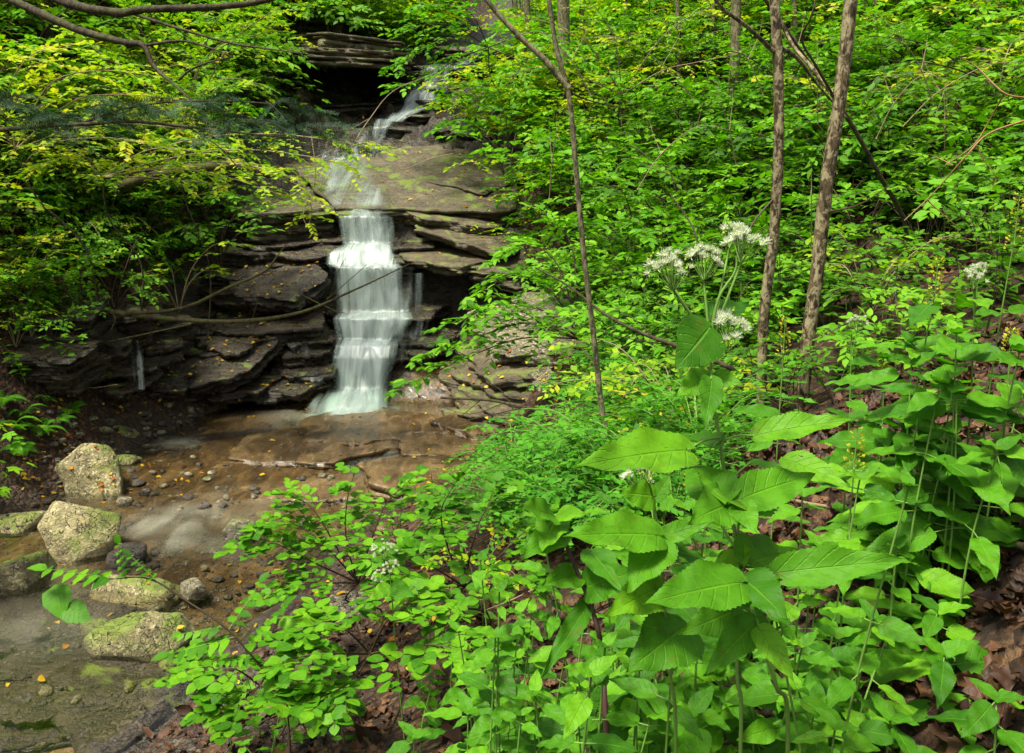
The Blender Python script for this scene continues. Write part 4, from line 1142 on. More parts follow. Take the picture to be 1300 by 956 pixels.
# trunks in the wood behind
BG = [(715, -20, 712, 165, 12.0, .17, 'bark_grey', "grey trunk behind the forked sapling on the slope"), (935, -20, 926, 190, 13.0, .15, 'bark_grey', "grey trunk half hidden left of the slim blotchy tree"),
      (1142, -30, 1138, 45, 13.5, .25, 'bark', "thick brown trunk at the top of the slope behind the leaning tree"), (1258, -30, 1262, 52, 13.0, .17, 'bark_dark', "dark trunk with a thin companion stem high on the slope"),
      (1250, -30, 1248, 40, 13.2, .08, 'bark_dark', "thin dark stem beside a thicker dark trunk on the slope"), (1296, -30, 1298, 62, 12.5, .18, 'bark_grey', "pale grey trunk at the upper edge of the slope"),
      (652, -20, 655, 92, 18.0, .12, 'bark_grey', "thin grey stem in a clump beside the upper stream"), (668, -20, 668, 95, 18.2, .13, 'bark_grey', "grey stem in a clump beside the upper stream, the thickest"), (660, -30, 662, 90, 18.6, .08, 'bark', "slender brown stem in the clump beside the upper stream"),
      (738, 10, 740, 110, 16.0, .09, 'bark', "dark slender trunk beyond the forked sapling"), (842, -20, 838, 70, 16.0, .09, 'bark', "dark slender trunk in the middle of the far slope"), (1030, -30, 1032, 60, 12.5, .10, 'bark_grey', "thin grey trunk seen between the two blotchy trunks"),
      (198, -20, 200, 60, 14.5, .10, 'bark_grey', "thin grey trunk behind the hemlock limbs on the left slope"), (60, -20, 62, 90, 12.0, .12, 'bark_dark', "dark trunk standing in the yellow-green foliage on the left slope"), (385, -30, 395, 25, 17.5, .25, 'bark_moss', "mossy stump-like trunk rising above the cave roof"),
      (790, -30, 800, 90, 18, .1, 'bark', "slim straight trunk far up the slope beyond the herbs"), (880, -30, 872, 60, 19, .12, 'bark_grey', "pale straight trunk far up the hazy slope"), (560, -30, 556, 22, 23, .16, 'bark', "distant trunk above the upper stream"),
      (1006, -30, 1010, 130, 11, .06, 'bark_grey', "very thin stem close behind the leaning blotchy tree"), (1112, -30, 1106, 95, 12, .07, 'bark', "slim brown stem on the slope right of the leaning tree"), (1203, -30, 1207, 80, 12, .08, 'bark_dark', "slim dark stem in the leafy upper slope"), (1172, -30, 1170, 50, 13, .06, 'bark_grey', "thin grey stem near a thick brown trunk on the slope"), (858, -30, 862, 135, 14, .07, 'bark_grey', "thin pale stem rising from the yellowing leaves"), (905, -30, 902, 110, 14, .06, 'bark', "thin brown stem near the half hidden grey trunk")]
for i, (u0, v0, u1, v1, Y, w, m_, lab) in enumerate(BG):
    Yh = float(np.clip(hit(u1, v1)[0][1], Y * .8, Y * 1.6)); w = w * Yh / Y
    trunk_tree("forest_tree", [P(u0, v0, Yh), P((u0 + u1) / 2 + 2, (v0 + v1) / 2, Yh), P(u1, v1, Yh)], w, w * .85, lab, mat=m_, seed=40 + i, sides=10, group="trees standing on the wooded slopes")

# ------------------------------------------------------------------ hemlock on the left: trunk just outside the view, limbs across the top
def needle_sprays(pl, g, pts, n, length):
    c = catmull(pts, 80); tan = norm(np.gradient(c, axis=0))
    for i in range(n):
        k = int(g.uniform(.05, 1) * 79); side = 1 if i % 2 else -1
        d = norm(rotz(tan[k], R(side * g.uniform(25, 85))) * [1, 1, .3] + [0, 0, g.normal() * .12 - .05]); l = length * g.uniform(.5, 1.2)
        p0 = c[k]; p2 = p0 + d * l + np.array([0, 0, -.1 * l]); tw = catmull([p0, p0 + d * l * .5, p2], 14)
        pl.tube([p0, p0 + d * l * .5, p2], .003, .001, 3, 4)
        b = g.uniform(.2, .8)
        for j in range(2, 14):
            s2 = 1 if j % 2 else -1
            dd = norm(rotz(d, R(s2 * g.uniform(35, 65))) + np.array([0, 0, g.uniform(-.7, .25)])); l2 = l * .5 * (1.1 - j / 16)
            pa = norm(np.cross(dd, g.normal(size=3)))
            q0 = tw[j]; nn = int(l2 / .009) + 2
            for m in range(nn):
                q = q0 + dd * l2 * m / nn + np.array([0, 0, -.08 * l2 * (m / nn) ** 2])
                for s3 in (-1, 1):
                    pl.leaf(q, norm(dd * .5 + pa * s3 + g.normal(size=3) * .15), np.cross(dd, pa), g.uniform(.013, .02), b + g.normal() * .1, 0)
ndl = (np.array([[-.09, 0, 0], [.09, 0, 0], [.07, .9, -.03], [-.07, .9, -.03]]), np.array([[0, 1, 2], [0, 2, 3]]), np.zeros((4, 2)))
gh = rng_(808)
hb = drop(-4.35, 6.0)[0]
hem = thing("hemlock_tree", hb, "hemlock whose dark limbs and feathery sprays cross above the left bank", "tree")
a = tube([np.array([0, 0, -.15]), np.array([.02, 0, 2.5]), np.array([0, .05, 5]), np.array([.03, 0, 9])], .2, .13, 16, 60, .10, 5)
link("trunk", mesh_np("trunk", *a, M['bark_dark'], smooth=True), hem)
HL = [([(-60, -40, 5.8), (20, 2, 5.5), (100, 38, 5.3), (160, 54, 5.2), (182, 58, 5.15), (196, 85, 5.1), (222, 108, 5.0), (246, 130, 4.95)], .042, .006),
      ([(182, 58, 5.15), (230, 52, 5.1), (270, 62, 5.0), (295, 72, 4.9)], .012, .003),
      ([(296, 72, 4.9), (262, 80, 4.95), (240, 90, 5.0), (226, 102, 5.0)], .005, .009),
      ([(-40, -60, 5.6), (75, 0, 5.4), (150, 16, 5.3), (180, 12, 5.25), (270, 9, 5.2), (330, 2, 5.2), (380, -14, 5.1)], .040, .016),
      ([(165, 16, 5.3), (220, 34, 5.1), (290, 54, 5.0), (340, 62, 4.9), (400, 70, 4.8)], .012, .003),
      ([(-80, 175, 5.6), (0, 165, 5.2), (60, 160, 5.0), (120, 157, 4.9), (168, 154, 4.8), (230, 160, 4.7), (300, 168, 4.6), (380, 176, 4.5)], .022, .004),
      ([(100, 158, 4.95), (150, 140, 4.9), (210, 130, 4.8), (280, 128, 4.7), (350, 132, 4.6)], .010, .003),
      ([(240, 162, 4.7), (280, 188, 4.6), (305, 215, 4.5), (330, 228, 4.5)], .006, .002),
      ([(70, 162, 5.0), (90, 182, 4.9), (130, 198, 4.8), (160, 205, 4.8)], .005, .002)]
for b, r0, r1 in HL:
    pts = [q - hb for q in px(b)]
    if b[0][0] < -30: pts = [np.array([0, 0, pts[0][2] + .1])] + pts
    link("limb", mesh_np("limb", *tube(pts, r0 * .75, r1 * .85, 8, 50, .16, 9), M['bark_dark'], smooth=True), hem)
pl = Plant()
needle_sprays(pl, gh, [q - hb for q in px([(0, 150, 5.2), (60, 148, 5.0), (120, 145, 4.9), (200, 148, 4.8), (300, 155, 4.6), (400, 165, 4.5)])], 34, .36)
needle_sprays(pl, gh, [q - hb for q in px([(90, 140, 4.9), (150, 132, 4.9), (210, 128, 4.8), (280, 126, 4.7), (370, 130, 4.6)])], 26, .32)
needle_sprays(pl, gh, [q - hb for q in px([(-60, 130, 5.2), (-10, 128, 5.1), (70, 130, 5.0)])], 12, .34)
link("twigs", mesh_np("twigs", *pl.wood.arrays()[:2], M['twig_dark']), hem)
f = link("needle_sprays", pl.foliage([ndl]).mesh("needle_sprays", M['needle']), hem); f["kind"] = "stuff"

# ------------------------------------------------------------------ young trees whose sprays hang over the left bank and the brook
def spray_tree(name, base_uvY, label, limbs, leafmat, shapes, woodmat='twig', seed=1, cat="tree", group=None, stem_r=.014, individual=0):
    g = rng_(seed); b0 = P(*base_uvY); base, _ = drop(b0[0], b0[1], b0[2] + 2.5)
    o = thing(name, base, label, cat, group)
    pl = Plant()
    for pts, kw in limbs:
        q = [x - base for x in px(pts)]
        limb(pl, g, q, **kw)
    first = px(limbs[0][0])[0] - base
    link("trunk", mesh_np("trunk", *tube([np.array([0, 0, -.1]), first * .35 + np.array([.12, .1, .05]), first * .7 + np.array([-.08, .05, 0]), first], stem_r, stem_r * .6, 8, 14, .08, seed), M['bark_dark'], smooth=True), o)
    link("twigs", mesh_np("twigs", *pl.wood.arrays()[:2], M[woodmat]), o)
    if individual:
        leaf_objects(o, pl, individual, shapes, leafmat + "_obj" if leafmat + "_obj" in M else leafmat)
    if pl.L:
        f = link("crown", pl.foliage(shapes).mesh("crown", M[leafmat]), o); f["kind"] = "stuff"
    return o

_lm = {}
def leaf_mesh(sh, mat):
    if (str(sh), mat) not in _lm:
        V, T, U = LS[sh]; _lm[(str(sh), mat)] = mesh_np("leaf", V, T, M[mat], np.tile([.5, .5, .5, 1.], (len(V), 1)), U, True)
    return _lm[(str(sh), mat)]

def leaf_objects(o, pl, n, shapes, mat, g=None):
    """the n largest-showing leaves become objects of their own; they are taken off the plant's list"""
    base = np.array(o.location)
    order = sorted(range(len(pl.L)), key=lambda i: pl.L[i][0][1] - pl.L[i][3] * 8)
    take = set(order[:n])
    for i in order[:n]:
        pos, d, nn, s, t_, sh = pl.L[i]
        x, d, nn = frames(np.array(d)[None], np.array(nn)[None])
        m = Matrix(((x[0][0] * s, d[0][0] * s, nn[0][0] * s, pos[0]), (x[0][1] * s, d[0][1] * s, nn[0][1] * s, pos[1]), (x[0][2] * s, d[0][2] * s, nn[0][2] * s, pos[2]), (0, 0, 0, 1)))
        l = link("leaf", leaf_mesh(shapes[sh], mat), o); l.matrix_local = m
    pl.L = [l for i, l in enumerate(pl.L) if i not in take]

BK = dict(r0=.010, r1=.003, ntw=20, twl=.7, lsize=.088, nleaf=13, t0=.05, droop=.10, tint=(.25, .85), flat=.5)
spray_tree("beech_sapling", (120, 330, 10.2), "young tree with yellow-green layered leaves behind the hemlock sprays", [
    ([(20, 190, 10.0), (60, 110, 9.8), (120, 90, 9.4), (190, 95, 9.0)], BK), ([(20, 190, 10.0), (90, 130, 9.6), (150, 120, 9.2), (220, 125, 8.9)], BK), ([(20, 190, 10), (10, 120, 9.6), (40, 70, 9.4), (90, 60, 9.2)], BK),
    ([(20, 190, 10), (70, 180, 9.4), (140, 175, 9.0), (220, 190, 8.8)], BK), ([(20, 190, 10), (0, 160, 9.4), (-40, 140, 9.0)], BK), ([(20, 190, 10), (110, 160, 9.6), (200, 160, 9.4), (260, 170, 9.2)], BK)], 'lime', ["small"], seed=21, group="young yellow-green trees on the left bank")
spray_tree("beech_sapling", (250, 250, 12.0), "young tree whose yellow-green leaves spread below the cave roof", [
    ([(230, 170, 12), (250, 90, 11.6), (290, 50, 11.2), (325, 45, 10.8)], BK), ([(230, 170, 12), (200, 80, 11.6), (180, 40, 11.2), (160, 15, 11)], BK), ([(230, 170, 12), (265, 110, 11.4), (295, 100, 11), (325, 105, 10.6)], BK),
    ([(230, 170, 12), (260, 60, 11.4), (280, 20, 11), (315, 5, 10.6)], BK), ([(230, 170, 12), (190, 110, 11.6), (130, 70, 11.2), (90, 40, 11)], BK), ([(230, 170, 12), (290, 60, 11.4), (330, 25, 11), (360, 5, 10.6)], BK)], 'lime', ["small"], seed=22, group="young yellow-green trees on the left bank")
DK = dict(BK, ntw=22, twl=.6, droop=.25, lsize=.078, nleaf=12, tint=(.3, .9))
spray_tree("beech_sapling", (170, 300, 10.6), "yellowing young tree whose drooping sprays hang before the left ledges", [
    ([(130, 225, 10.4), (190, 190, 10.0), (260, 195, 9.7), (330, 215, 9.4), (380, 235, 9.2)], DK), ([(130, 225, 10.4), (220, 200, 9.8), (310, 190, 9.4), (400, 200, 9.2), (455, 215, 9.0)], DK), ([(130, 225, 10.4), (200, 215, 9.8), (270, 220, 9.4), (350, 245, 9.2)], DK),
    ([(130, 225, 10.4), (230, 180, 9.8), (340, 170, 9.4), (430, 180, 9.0), (480, 190, 8.9)], DK), ([(130, 225, 10.4), (110, 200, 10), (80, 200, 9.8), (40, 215, 9.6)], DK), ([(130, 225, 10.4), (260, 205, 9.6), (370, 225, 9.2), (395, 262, 9.1), (392, 285, 9.1)], DK), ([(130, 225, 10.4), (180, 225, 9.9), (240, 230, 9.7), (300, 235, 9.5)], DK)], 'lime', ["small"], seed=23, group="young yellow-green trees on the left bank")
# branch with green leaves over the upper cascade, its bare twigs hanging before the slab
GK = dict(r0=.012, r1=.003, ntw=16, twl=.85, lsize=.12, nleaf=10, t0=.1, droop=.12, tint=(.3, .9), flat=.4)
spray_tree("overhanging_tree", (650, 130, 16.5), "young tree with soft green leaves spread over the upper cascade", [
    ([(620, 60, 16), (570, 50, 15.6), (535, 65, 15.2), (505, 85, 15)], GK), ([(620, 60, 16), (580, 35, 15.6), (545, 30, 15.2), (520, 40, 15)], GK), ([(620, 60, 16), (580, 75, 15.4), (540, 100, 15), (495, 110, 14.8)], GK),
    ([(620, 60, 16), (600, 20, 15.8), (570, 5, 15.6), (520, 10, 15.4)], GK), ([(620, 60, 16), (660, 80, 15.6), (640, 110, 15.4), (600, 130, 15.2)], GK), ([(620, 60, 16), (680, 40, 15.8), (720, 60, 15.6), (760, 90, 15.4)], GK)], 'fresh', ["simple"], 'twig_dark', seed=24)
YK = dict(BK, ntw=12, twl=.7, lsize=.07, nleaf=8, flat=.6)
spray_tree("yellowing_tree", (800, 200, 14.0), "spindly tree with sparse yellowing leaves behind the forked sapling", [
    ([(790, 120, 14), (750, 60, 13.6), (700, 30, 13.2), (640, 20, 13)], YK), ([(790, 120, 14), (780, 50, 13.6), (760, 15, 13.4), (740, -10, 13.2)], YK), ([(790, 120, 14), (830, 60, 13.6), (860, 30, 13.4), (900, 10, 13.2)], YK), ([(790, 120, 14), (720, 90, 13.4), (680, 85, 13), (640, 100, 12.8)], YK), ([(790, 120, 14), (840, 90, 13.6), (880, 80, 13.2), (930, 70, 13)], YK)], 'lime', ["small"], seed=25)
for i, (u, v, Y, lab, lm) in enumerate([(1000, 130, 12.5, "leafy young tree filling the gap between the two blotchy trunks", 'fresh'), (1180, 120, 12.0, "leafy young tree on the slope right of the leaning trunk", 'under'), (880, 120, 15.0, "leafy young tree on the middle of the far slope", 'under'), (1250, 120, 10.0, "leafy young tree at the dark end of the slope", 'under'), (560, -10, 22.0, "leafy tree closing the view above the upper stream", 'fresh'), (460, -10, 20.0, "leafy tree growing on top of the cave roof", 'fresh'), (760, 0, 20.0, "leafy tree high on the far slope", 'lime')]):
    gg = rng_(60 + i); q = []
    for k in range(7):
        a = gg.uniform(0, 6.28); r_ = gg.uniform(70, 150) * 11 / Y
        q.append(([(u, v - 20, Y), (u + r_ * .5 * math.cos(a), v - 40 + r_ * .4 * math.sin(a), Y - .3), (u + r_ * math.cos(a), v - 45 + r_ * .5 * math.sin(a), Y - .6)], dict(GK, lsize=.085, ntw=9, twl=.7)))
    spray_tree("young_tree", (u, v + 40, Y + .1), lab, q, lm, ["simple"], 'twig_dark', seed=70 + i, group="leafy young trees on the slopes")

# ------------------------------------------------------------------ shrub leaning over the pool from the right bank (leaves as parts)
M['fresh_obj'] = mat_leaf("fresh_leaf_single", [(.030, .115, .004), (.055, .20, .005), (.100, .28, .007), (.15, .34, .010)], .36, False, True)
OK_ = dict(r0=.010, r1=.0025, ntw=18, twl=.5, lsize=.115, nleaf=8, t0=.2, droop=.12, tint=(.25, .9), flat=.35)
spray_tree("overhanging_shrub", (735, 470, 9.6), "bright green shrub leaning over the pool from the right bank", [
    ([(735, 430, 9.5), (660, 430, 9.3), (580, 460, 9.1), (505, 495, 9.0)], OK_), ([(735, 430, 9.5), (670, 410, 9.2), (600, 430, 9.0), (530, 455, 8.9)], OK_), ([(735, 430, 9.5), (680, 390, 9.3), (620, 390, 9.2), (560, 425, 9.1)], OK_),
    ([(735, 430, 9.5), (700, 370, 9.4), (650, 350, 9.4), (600, 380, 9.3)], OK_), ([(735, 430, 9.5), (710, 340, 9.6), (670, 310, 9.6), (630, 330, 9.6)], OK_), ([(735, 430, 9.5), (730, 340, 9.7), (720, 300, 9.8), (690, 270, 9.9)], OK_),
    ([(735, 430, 9.5), (780, 360, 9.6), (800, 320, 9.7), (790, 290, 9.8)], OK_), ([(735, 430, 9.5), (700, 420, 9.1), (660, 395, 8.9), (610, 405, 8.8)], OK_)], 'fresh', ["simple"], 'twig_dark', seed=26, cat="shrub", individual=300)

# ------------------------------------------------------------------ fallen limbs, dead branches, bare twigs
def branch_thing(name, pts, r0, r1, label, mat, kids=(), cat="branch", seed=1, sides=8, group=None):
    w = px(pts); base = w[0]
    o = thing(name, base, label, cat, group)
    link("stem", mesh_np("stem", *tube([q - base for q in w], r0, r1, sides, 40, .12, seed), M[mat], smooth=True), o)
    for kp, a, b in kids:
        link("twig", mesh_np("twig", *tube([q - base for q in px(kp)], a, b, 5, 16, .1, seed + 1), M[mat], smooth=True), o)
    return o
branch_thing("fallen_limb", [(-40, 355, 10.6), (60, 382, 10.4), (140, 396, 10.3), (220, 405, 10.1), (300, 408, 9.9), (380, 397, 9.7), (450, 368, 9.5), (520, 335, 9.3)], .046, .005, "long mossy fallen limb lying across the ledges to the fall", 'bark_moss', [
    ([(160, 398, 10.2), (230, 392, 10.2), (290, 365, 10.2), (335, 345, 10.2), (352, 325, 10.2), (365, 308, 10.2)], .026, .004), ([(340, 343, 10.1), (380, 372, 9.9), (420, 392, 9.7), (438, 398, 9.6)], .009, .003),
    ([(415, 380, 9.6), (450, 350, 9.4), (480, 322, 9.3)], .006, .002), ([(418, 380, 9.6), (432, 340, 9.5), (452, 305, 9.4)], .004, .0015), ([(320, 405, 9.9), (326, 385, 9.9), (329, 355, 9.9)], .004, .002),
    ([(145, 390, 10.2), (142, 375, 10.2), (150, 345, 10.1), (160, 330, 10.1)], .006, .003), ([(120, 392, 10.3), (145, 400, 10.1), (140, 420, 10.0), (124, 430, 10.0)], .007, .003)], cat="limb", seed=2, sides=10)
branch_thing("fallen_branch", [(60, 455, 10.3), (110, 440, 10.1), (180, 425, 9.9), (240, 412, 9.8)], .012, .005, "thin fallen branch under the long mossy limb", 'bark_moss', cat="branch", seed=3)
branch_thing("fallen_branch", [(-20, 480, 10.0), (50, 480, 9.8), (110, 492, 9.7), (150, 488, 9.6)], .010, .003, "bare brown branch lying above the ferns", 'twig', [([(20, 480, 9.9), (60, 465, 9.8), (90, 440, 9.8)], .005, .002)], seed=4)
branch_thing("mossy_log", [(140, 240, 11.6), (190, 225, 11.4), (240, 215, 11.2), (300, 210, 11.2), (345, 222, 11.2)], .07, .05, "mossy log lying behind the yellowing sprays on the left bank", 'bark_moss', cat="log", seed=5, sides=12)
branch_thing("dead_branch", [(560, 505, 8.6), (620, 508, 8.2), (665, 517, 7.6), (700, 523, 7.2), (770, 519, 6.6), (830, 517, 6.2), (880, 523, 6.0), (960, 527, 5.8)], .012, .022, "long dead branch stretched from the slim tree towards the pool", 'bark_dark', [
    ([(700, 523, 7.2), (650, 545, 7.4), (600, 590, 7.6)], .007, .002), ([(665, 517, 7.6), (610, 530, 8.0), (540, 545, 8.4)], .006, .0015), ([(640, 512, 7.9), (590, 525, 8.2), (520, 500, 8.6)], .005, .0015), ([(610, 508, 8.3), (570, 540, 8.5), (530, 560, 8.6)], .004, .0012), ([(660, 540, 7.4), (640, 500, 7.5), (610, 480, 7.6)], .005, .002)], seed=6)
branch_thing("dead_branch", [(680, 340, 7.2), (720, 362, 7.0), (770, 400, 6.8), (820, 425, 6.6), (862, 440, 6.4), (960, 480, 6.0), (1000, 495, 5.8)], .006, .024, "dark dead branch slanting behind the tall white-flowered plant", 'bark_dark', [([(862, 440, 6.4), (800, 430, 6.7), (740, 415, 7.0)], .006, .003)], seed=7)
branch_thing("dead_branch", [(850, 245, 6.6), (880, 290, 6.4), (890, 330, 6.3)], .004, .010, "short dark branch arching above the white flower heads", 'bark_dark', seed=8)
TW = [("bare tan twig curling before the dark slope", [(1310, 125, 4.2), (1275, 118, 4.2), (1240, 85, 4.3), (1220, 74, 4.3)], [([(1275, 118, 4.2), (1255, 155, 4.3), (1235, 185, 4.3), (1200, 210, 4.3)], .004, .002), ([(1240, 185, 4.3), (1250, 205, 4.3), (1265, 225, 4.3), (1258, 240, 4.3)], .003, .001)]),
      ("forked tan twig hanging above the right-hand flowers", [(1310, 150, 4.0), (1255, 170, 4.1), (1225, 200, 4.1), (1185, 245, 4.2), (1148, 280, 4.2)], [([(1178, 255, 4.2), (1200, 275, 4.2), (1216, 290, 4.2), (1214, 300, 4.2)], .003, .001), ([(1210, 210, 4.1), (1190, 200, 4.2), (1175, 195, 4.2)], .003, .001)])]
for lab, pts, kids in TW: branch_thing("bare_twig", pts, .005, .002, lab, 'twig_orange', kids, cat="twig", seed=9, sides=6)
branch_thing("bare_twig", [(395, 170, 9.2), (400, 210, 9.1), (398, 240, 9.1), (385, 275, 9.0), (402, 300, 9.0)], .006, .002, "pale bare twig hanging in front of the bare slab", 'twig', [([(398, 240, 9.1), (430, 255, 9.0), (445, 262, 9.0)], .003, .001), ([(400, 200, 9.1), (450, 180, 9.2), (490, 182, 9.3)], .005, .002), ([(450, 180, 9.2), (470, 150, 9.4), (500, 115, 9.6), (555, 92, 9.8)], .006, .002), ([(470, 150, 9.4), (440, 165, 9.3), (425, 155, 9.3)], .003, .001)], cat="twig", seed=10)
branch_thing("bare_twig", [(575, 195, 10.2), (545, 202, 10.1), (510, 215, 10.0), (500, 198, 10.0)], .005, .002, "forked dead twig lying on the bare slab", 'twig', [([(545, 202, 10.1), (520, 190, 10.1), (505, 180, 10.1)], .003, .001)], cat="twig", seed=11)

gt = rng_(313)
for k in range(16):
    u, v, Y = gt.uniform(690, 1280), gt.uniform(40, 300), gt.uniform(7, 10)
    a = gt.uniform(-1, 1); L_ = gt.uniform(60, 130); p0 = hit(u, min(v + 120, 330))[0]; Y = min(Y, p0[1] - .3)
    q = [(u, v + 60, Y), (u + a * L_ * .4, v + 15, Y - .1), (u + a * L_, v - 20, Y - .2), (u + a * L_ * 1.6, v - 15, Y - .3)]
    branch_thing("dead_twig", q, .006, .0015, "thin pale dead twig arching out of the undergrowth on the slope", 'twig', [([q[1], (q[1][0] - a * 20, q[1][1] - 35, Y), (q[1][0] - a * 25, q[1][1] - 60, Y)], .003, .001), ([q[2], (q[2][0] + a * 10, q[2][1] - 30, Y - .2)], .002, .001)], cat="twig", seed=900 + k, sides=5, group="dead twigs in the undergrowth on the slope")
# ------------------------------------------------------------------ foreground: round-leaved shrub, tall flowering plants, litter
def place_leaf_obj(o, me, base, tip, face=.5, wid=1.0, roll=0.0):
    """leaf object from base to tip (points relative to its plant)"""
    d = tip - base; L_ = np.linalg.norm(d); d = d / L_
    n0 = norm(np.array([0, -face, 1.0])); x = norm(np.cross(d, n0)); n = np.cross(x, d)
    if roll:
        c, s = math.cos(roll), math.sin(roll); x, n = x * c + n * s, n * c - x * s
    w = L_ * wid
    l = link("leaf", me, o)
    l.matrix_local = Matrix(((x[0] * w, d[0] * L_, n[0] * L_, base[0]), (x[1] * w, d[1] * L_, n[1] * L_, base[1]), (x[2] * w, d[2] * L_, n[2] * L_, base[2]), (0, 0, 0, 1)))
    return l
hero_m = [mesh_np("leaf", V, T, M['hero'], np.tile([.5, .5, .5, 1.], (len(V), 1)), U, True) for V, T, U in HERO]

# one blossom: a tuft of fine white threads on a green cup
def blossom_mesh(name, mat, n, spread, seed):
    g = rng_(seed); mb = MB()
    d = norm(g.normal(size=(n, 3)) * [spread, spread, .35] + [0, 0, .75]); N = len(d)
    add_leaves(mb, leaf_shape(2, .09, .7, 1, 0, .1, -.2), np.zeros((N, 3)), d, norm(g.normal(size=(N, 3))), g.uniform(.7, 1.1, N), g.random(N))
    V, T = ico(1); mb.add(V * [.26, .26, .3] + [0, 0, .12], T)
    return mb.mesh(name, M[mat])
blossoms = [blossom_mesh("blossom", 'white', 64, .62, 90 + k) for k in range(3)]
buds = [blossom_mesh("bud", 'bud', 6, .12, 95)]

def flower_cluster(o, g, node, center, radius, n, white=.85, size=.010):
    """corymb: stalk from node branching into n blossoms round center (coordinates relative to the plant)"""
    st = MB(); hub = node * .08 + center * .92 - np.array([0, 0, radius * .45])
    st.add(*tube([node, node * .5 + hub * .5 + np.array([0, 0, .003]), hub], .0022, .0016, 5, 8))
    tips = []
    for k in range(n):
        a = g.uniform(0, 6.28); r_ = radius * math.sqrt(g.random())
        t_ = center + np.array([math.cos(a) * r_, math.sin(a) * r_, radius * .8 * (1 - (r_ / radius) ** 2) + g.normal() * radius * .12])
        st.add(*tube([hub, hub * .4 + t_ * .6 - np.array([0, 0, .004]), t_], .0008, .0005, 4, 5)); tips.append(t_)
    c = link("flower_cluster", st.mesh("flower_cluster", M['stem']), o)
    for t_ in tips:
        w = g.random() < white
        b = link("blossom" if w else "bud", (blossoms[g.integers(3)] if w else buds[0]), c)
        s = size * g.uniform(.8, 1.25) * (1 if w else .75); dd = norm((t_ - hub) + np.array([0, 0, radius * .6]))
        b.location = t_; b.scale = (s, s, s); b.rotation_euler = Vector(dd).to_track_quat('Z', 'Y').to_euler()
    return c

def stalk(o, pts, r0, r1, mat='stem', name="stem"):
    return link(name, mesh_np(name, *tube(pts, r0, r1, 8, max(10, 6 * len(pts))), M[mat], smooth=True), o)

def tall_plant(name, stem, label, leaves, clusters=(), cat="plant", mat='stem', r=.0026, seed=1, group=None, face=.5, side=()):
    """stem: (u, v, Y) points from the top down; leaves: (u, v, Y base), (u, v, Y tip), width factor, mesh index"""
    g = rng_(seed)
    w = px(stem); b = w[-1]; z, _ = drop(b[0], b[1]); foot = np.array([b[0] + .02, b[1] + .02, z[2]])
    if z[2] > b[2] - .03: w = [p for p in w[:-1]]; w[-1] = w[-1]
    o = thing(name, foot, label, cat, group)
    pts = [p - foot for p in w] + [np.array([0, 0, -.03])]
    stalk(o, pts[::-1], r * 1.3, r * .7, mat)
    for kk in side: stalk(o, [q - foot for q in px(kk)], r * .9, r * .4, mat, "side_stem")
    c = catmull(pts, 200)
    for i, lf in enumerate(leaves):
        bs, tp, wid, mi = P(*lf[0]) - foot, P(*lf[1]) - foot, lf[2], lf[3]
        kk = np.argmin(np.linalg.norm(c - bs, axis=1) + np.maximum(c[:, 2] - bs[2] + .0, 0) * .5)
        if .006 < np.linalg.norm(c[kk] - bs) < .12:
            stalk(o, [c[kk], c[kk] * .5 + bs * .5 + np.array([0, 0, .004]), bs], .0018, .0014, mat, "petiole")
        place_leaf_obj(o, hero_m[mi], bs, tp, lf[4] if len(lf) > 4 else face, wid * .80, lf[5] if len(lf) > 5 else g.normal() * .12)
    for (nu, cu, rad, n, wh) in clusters:
        flower_cluster(o, g, P(*nu) - foot, P(*cu) - foot, rad * 1.0, n, wh, .0092)
    return o

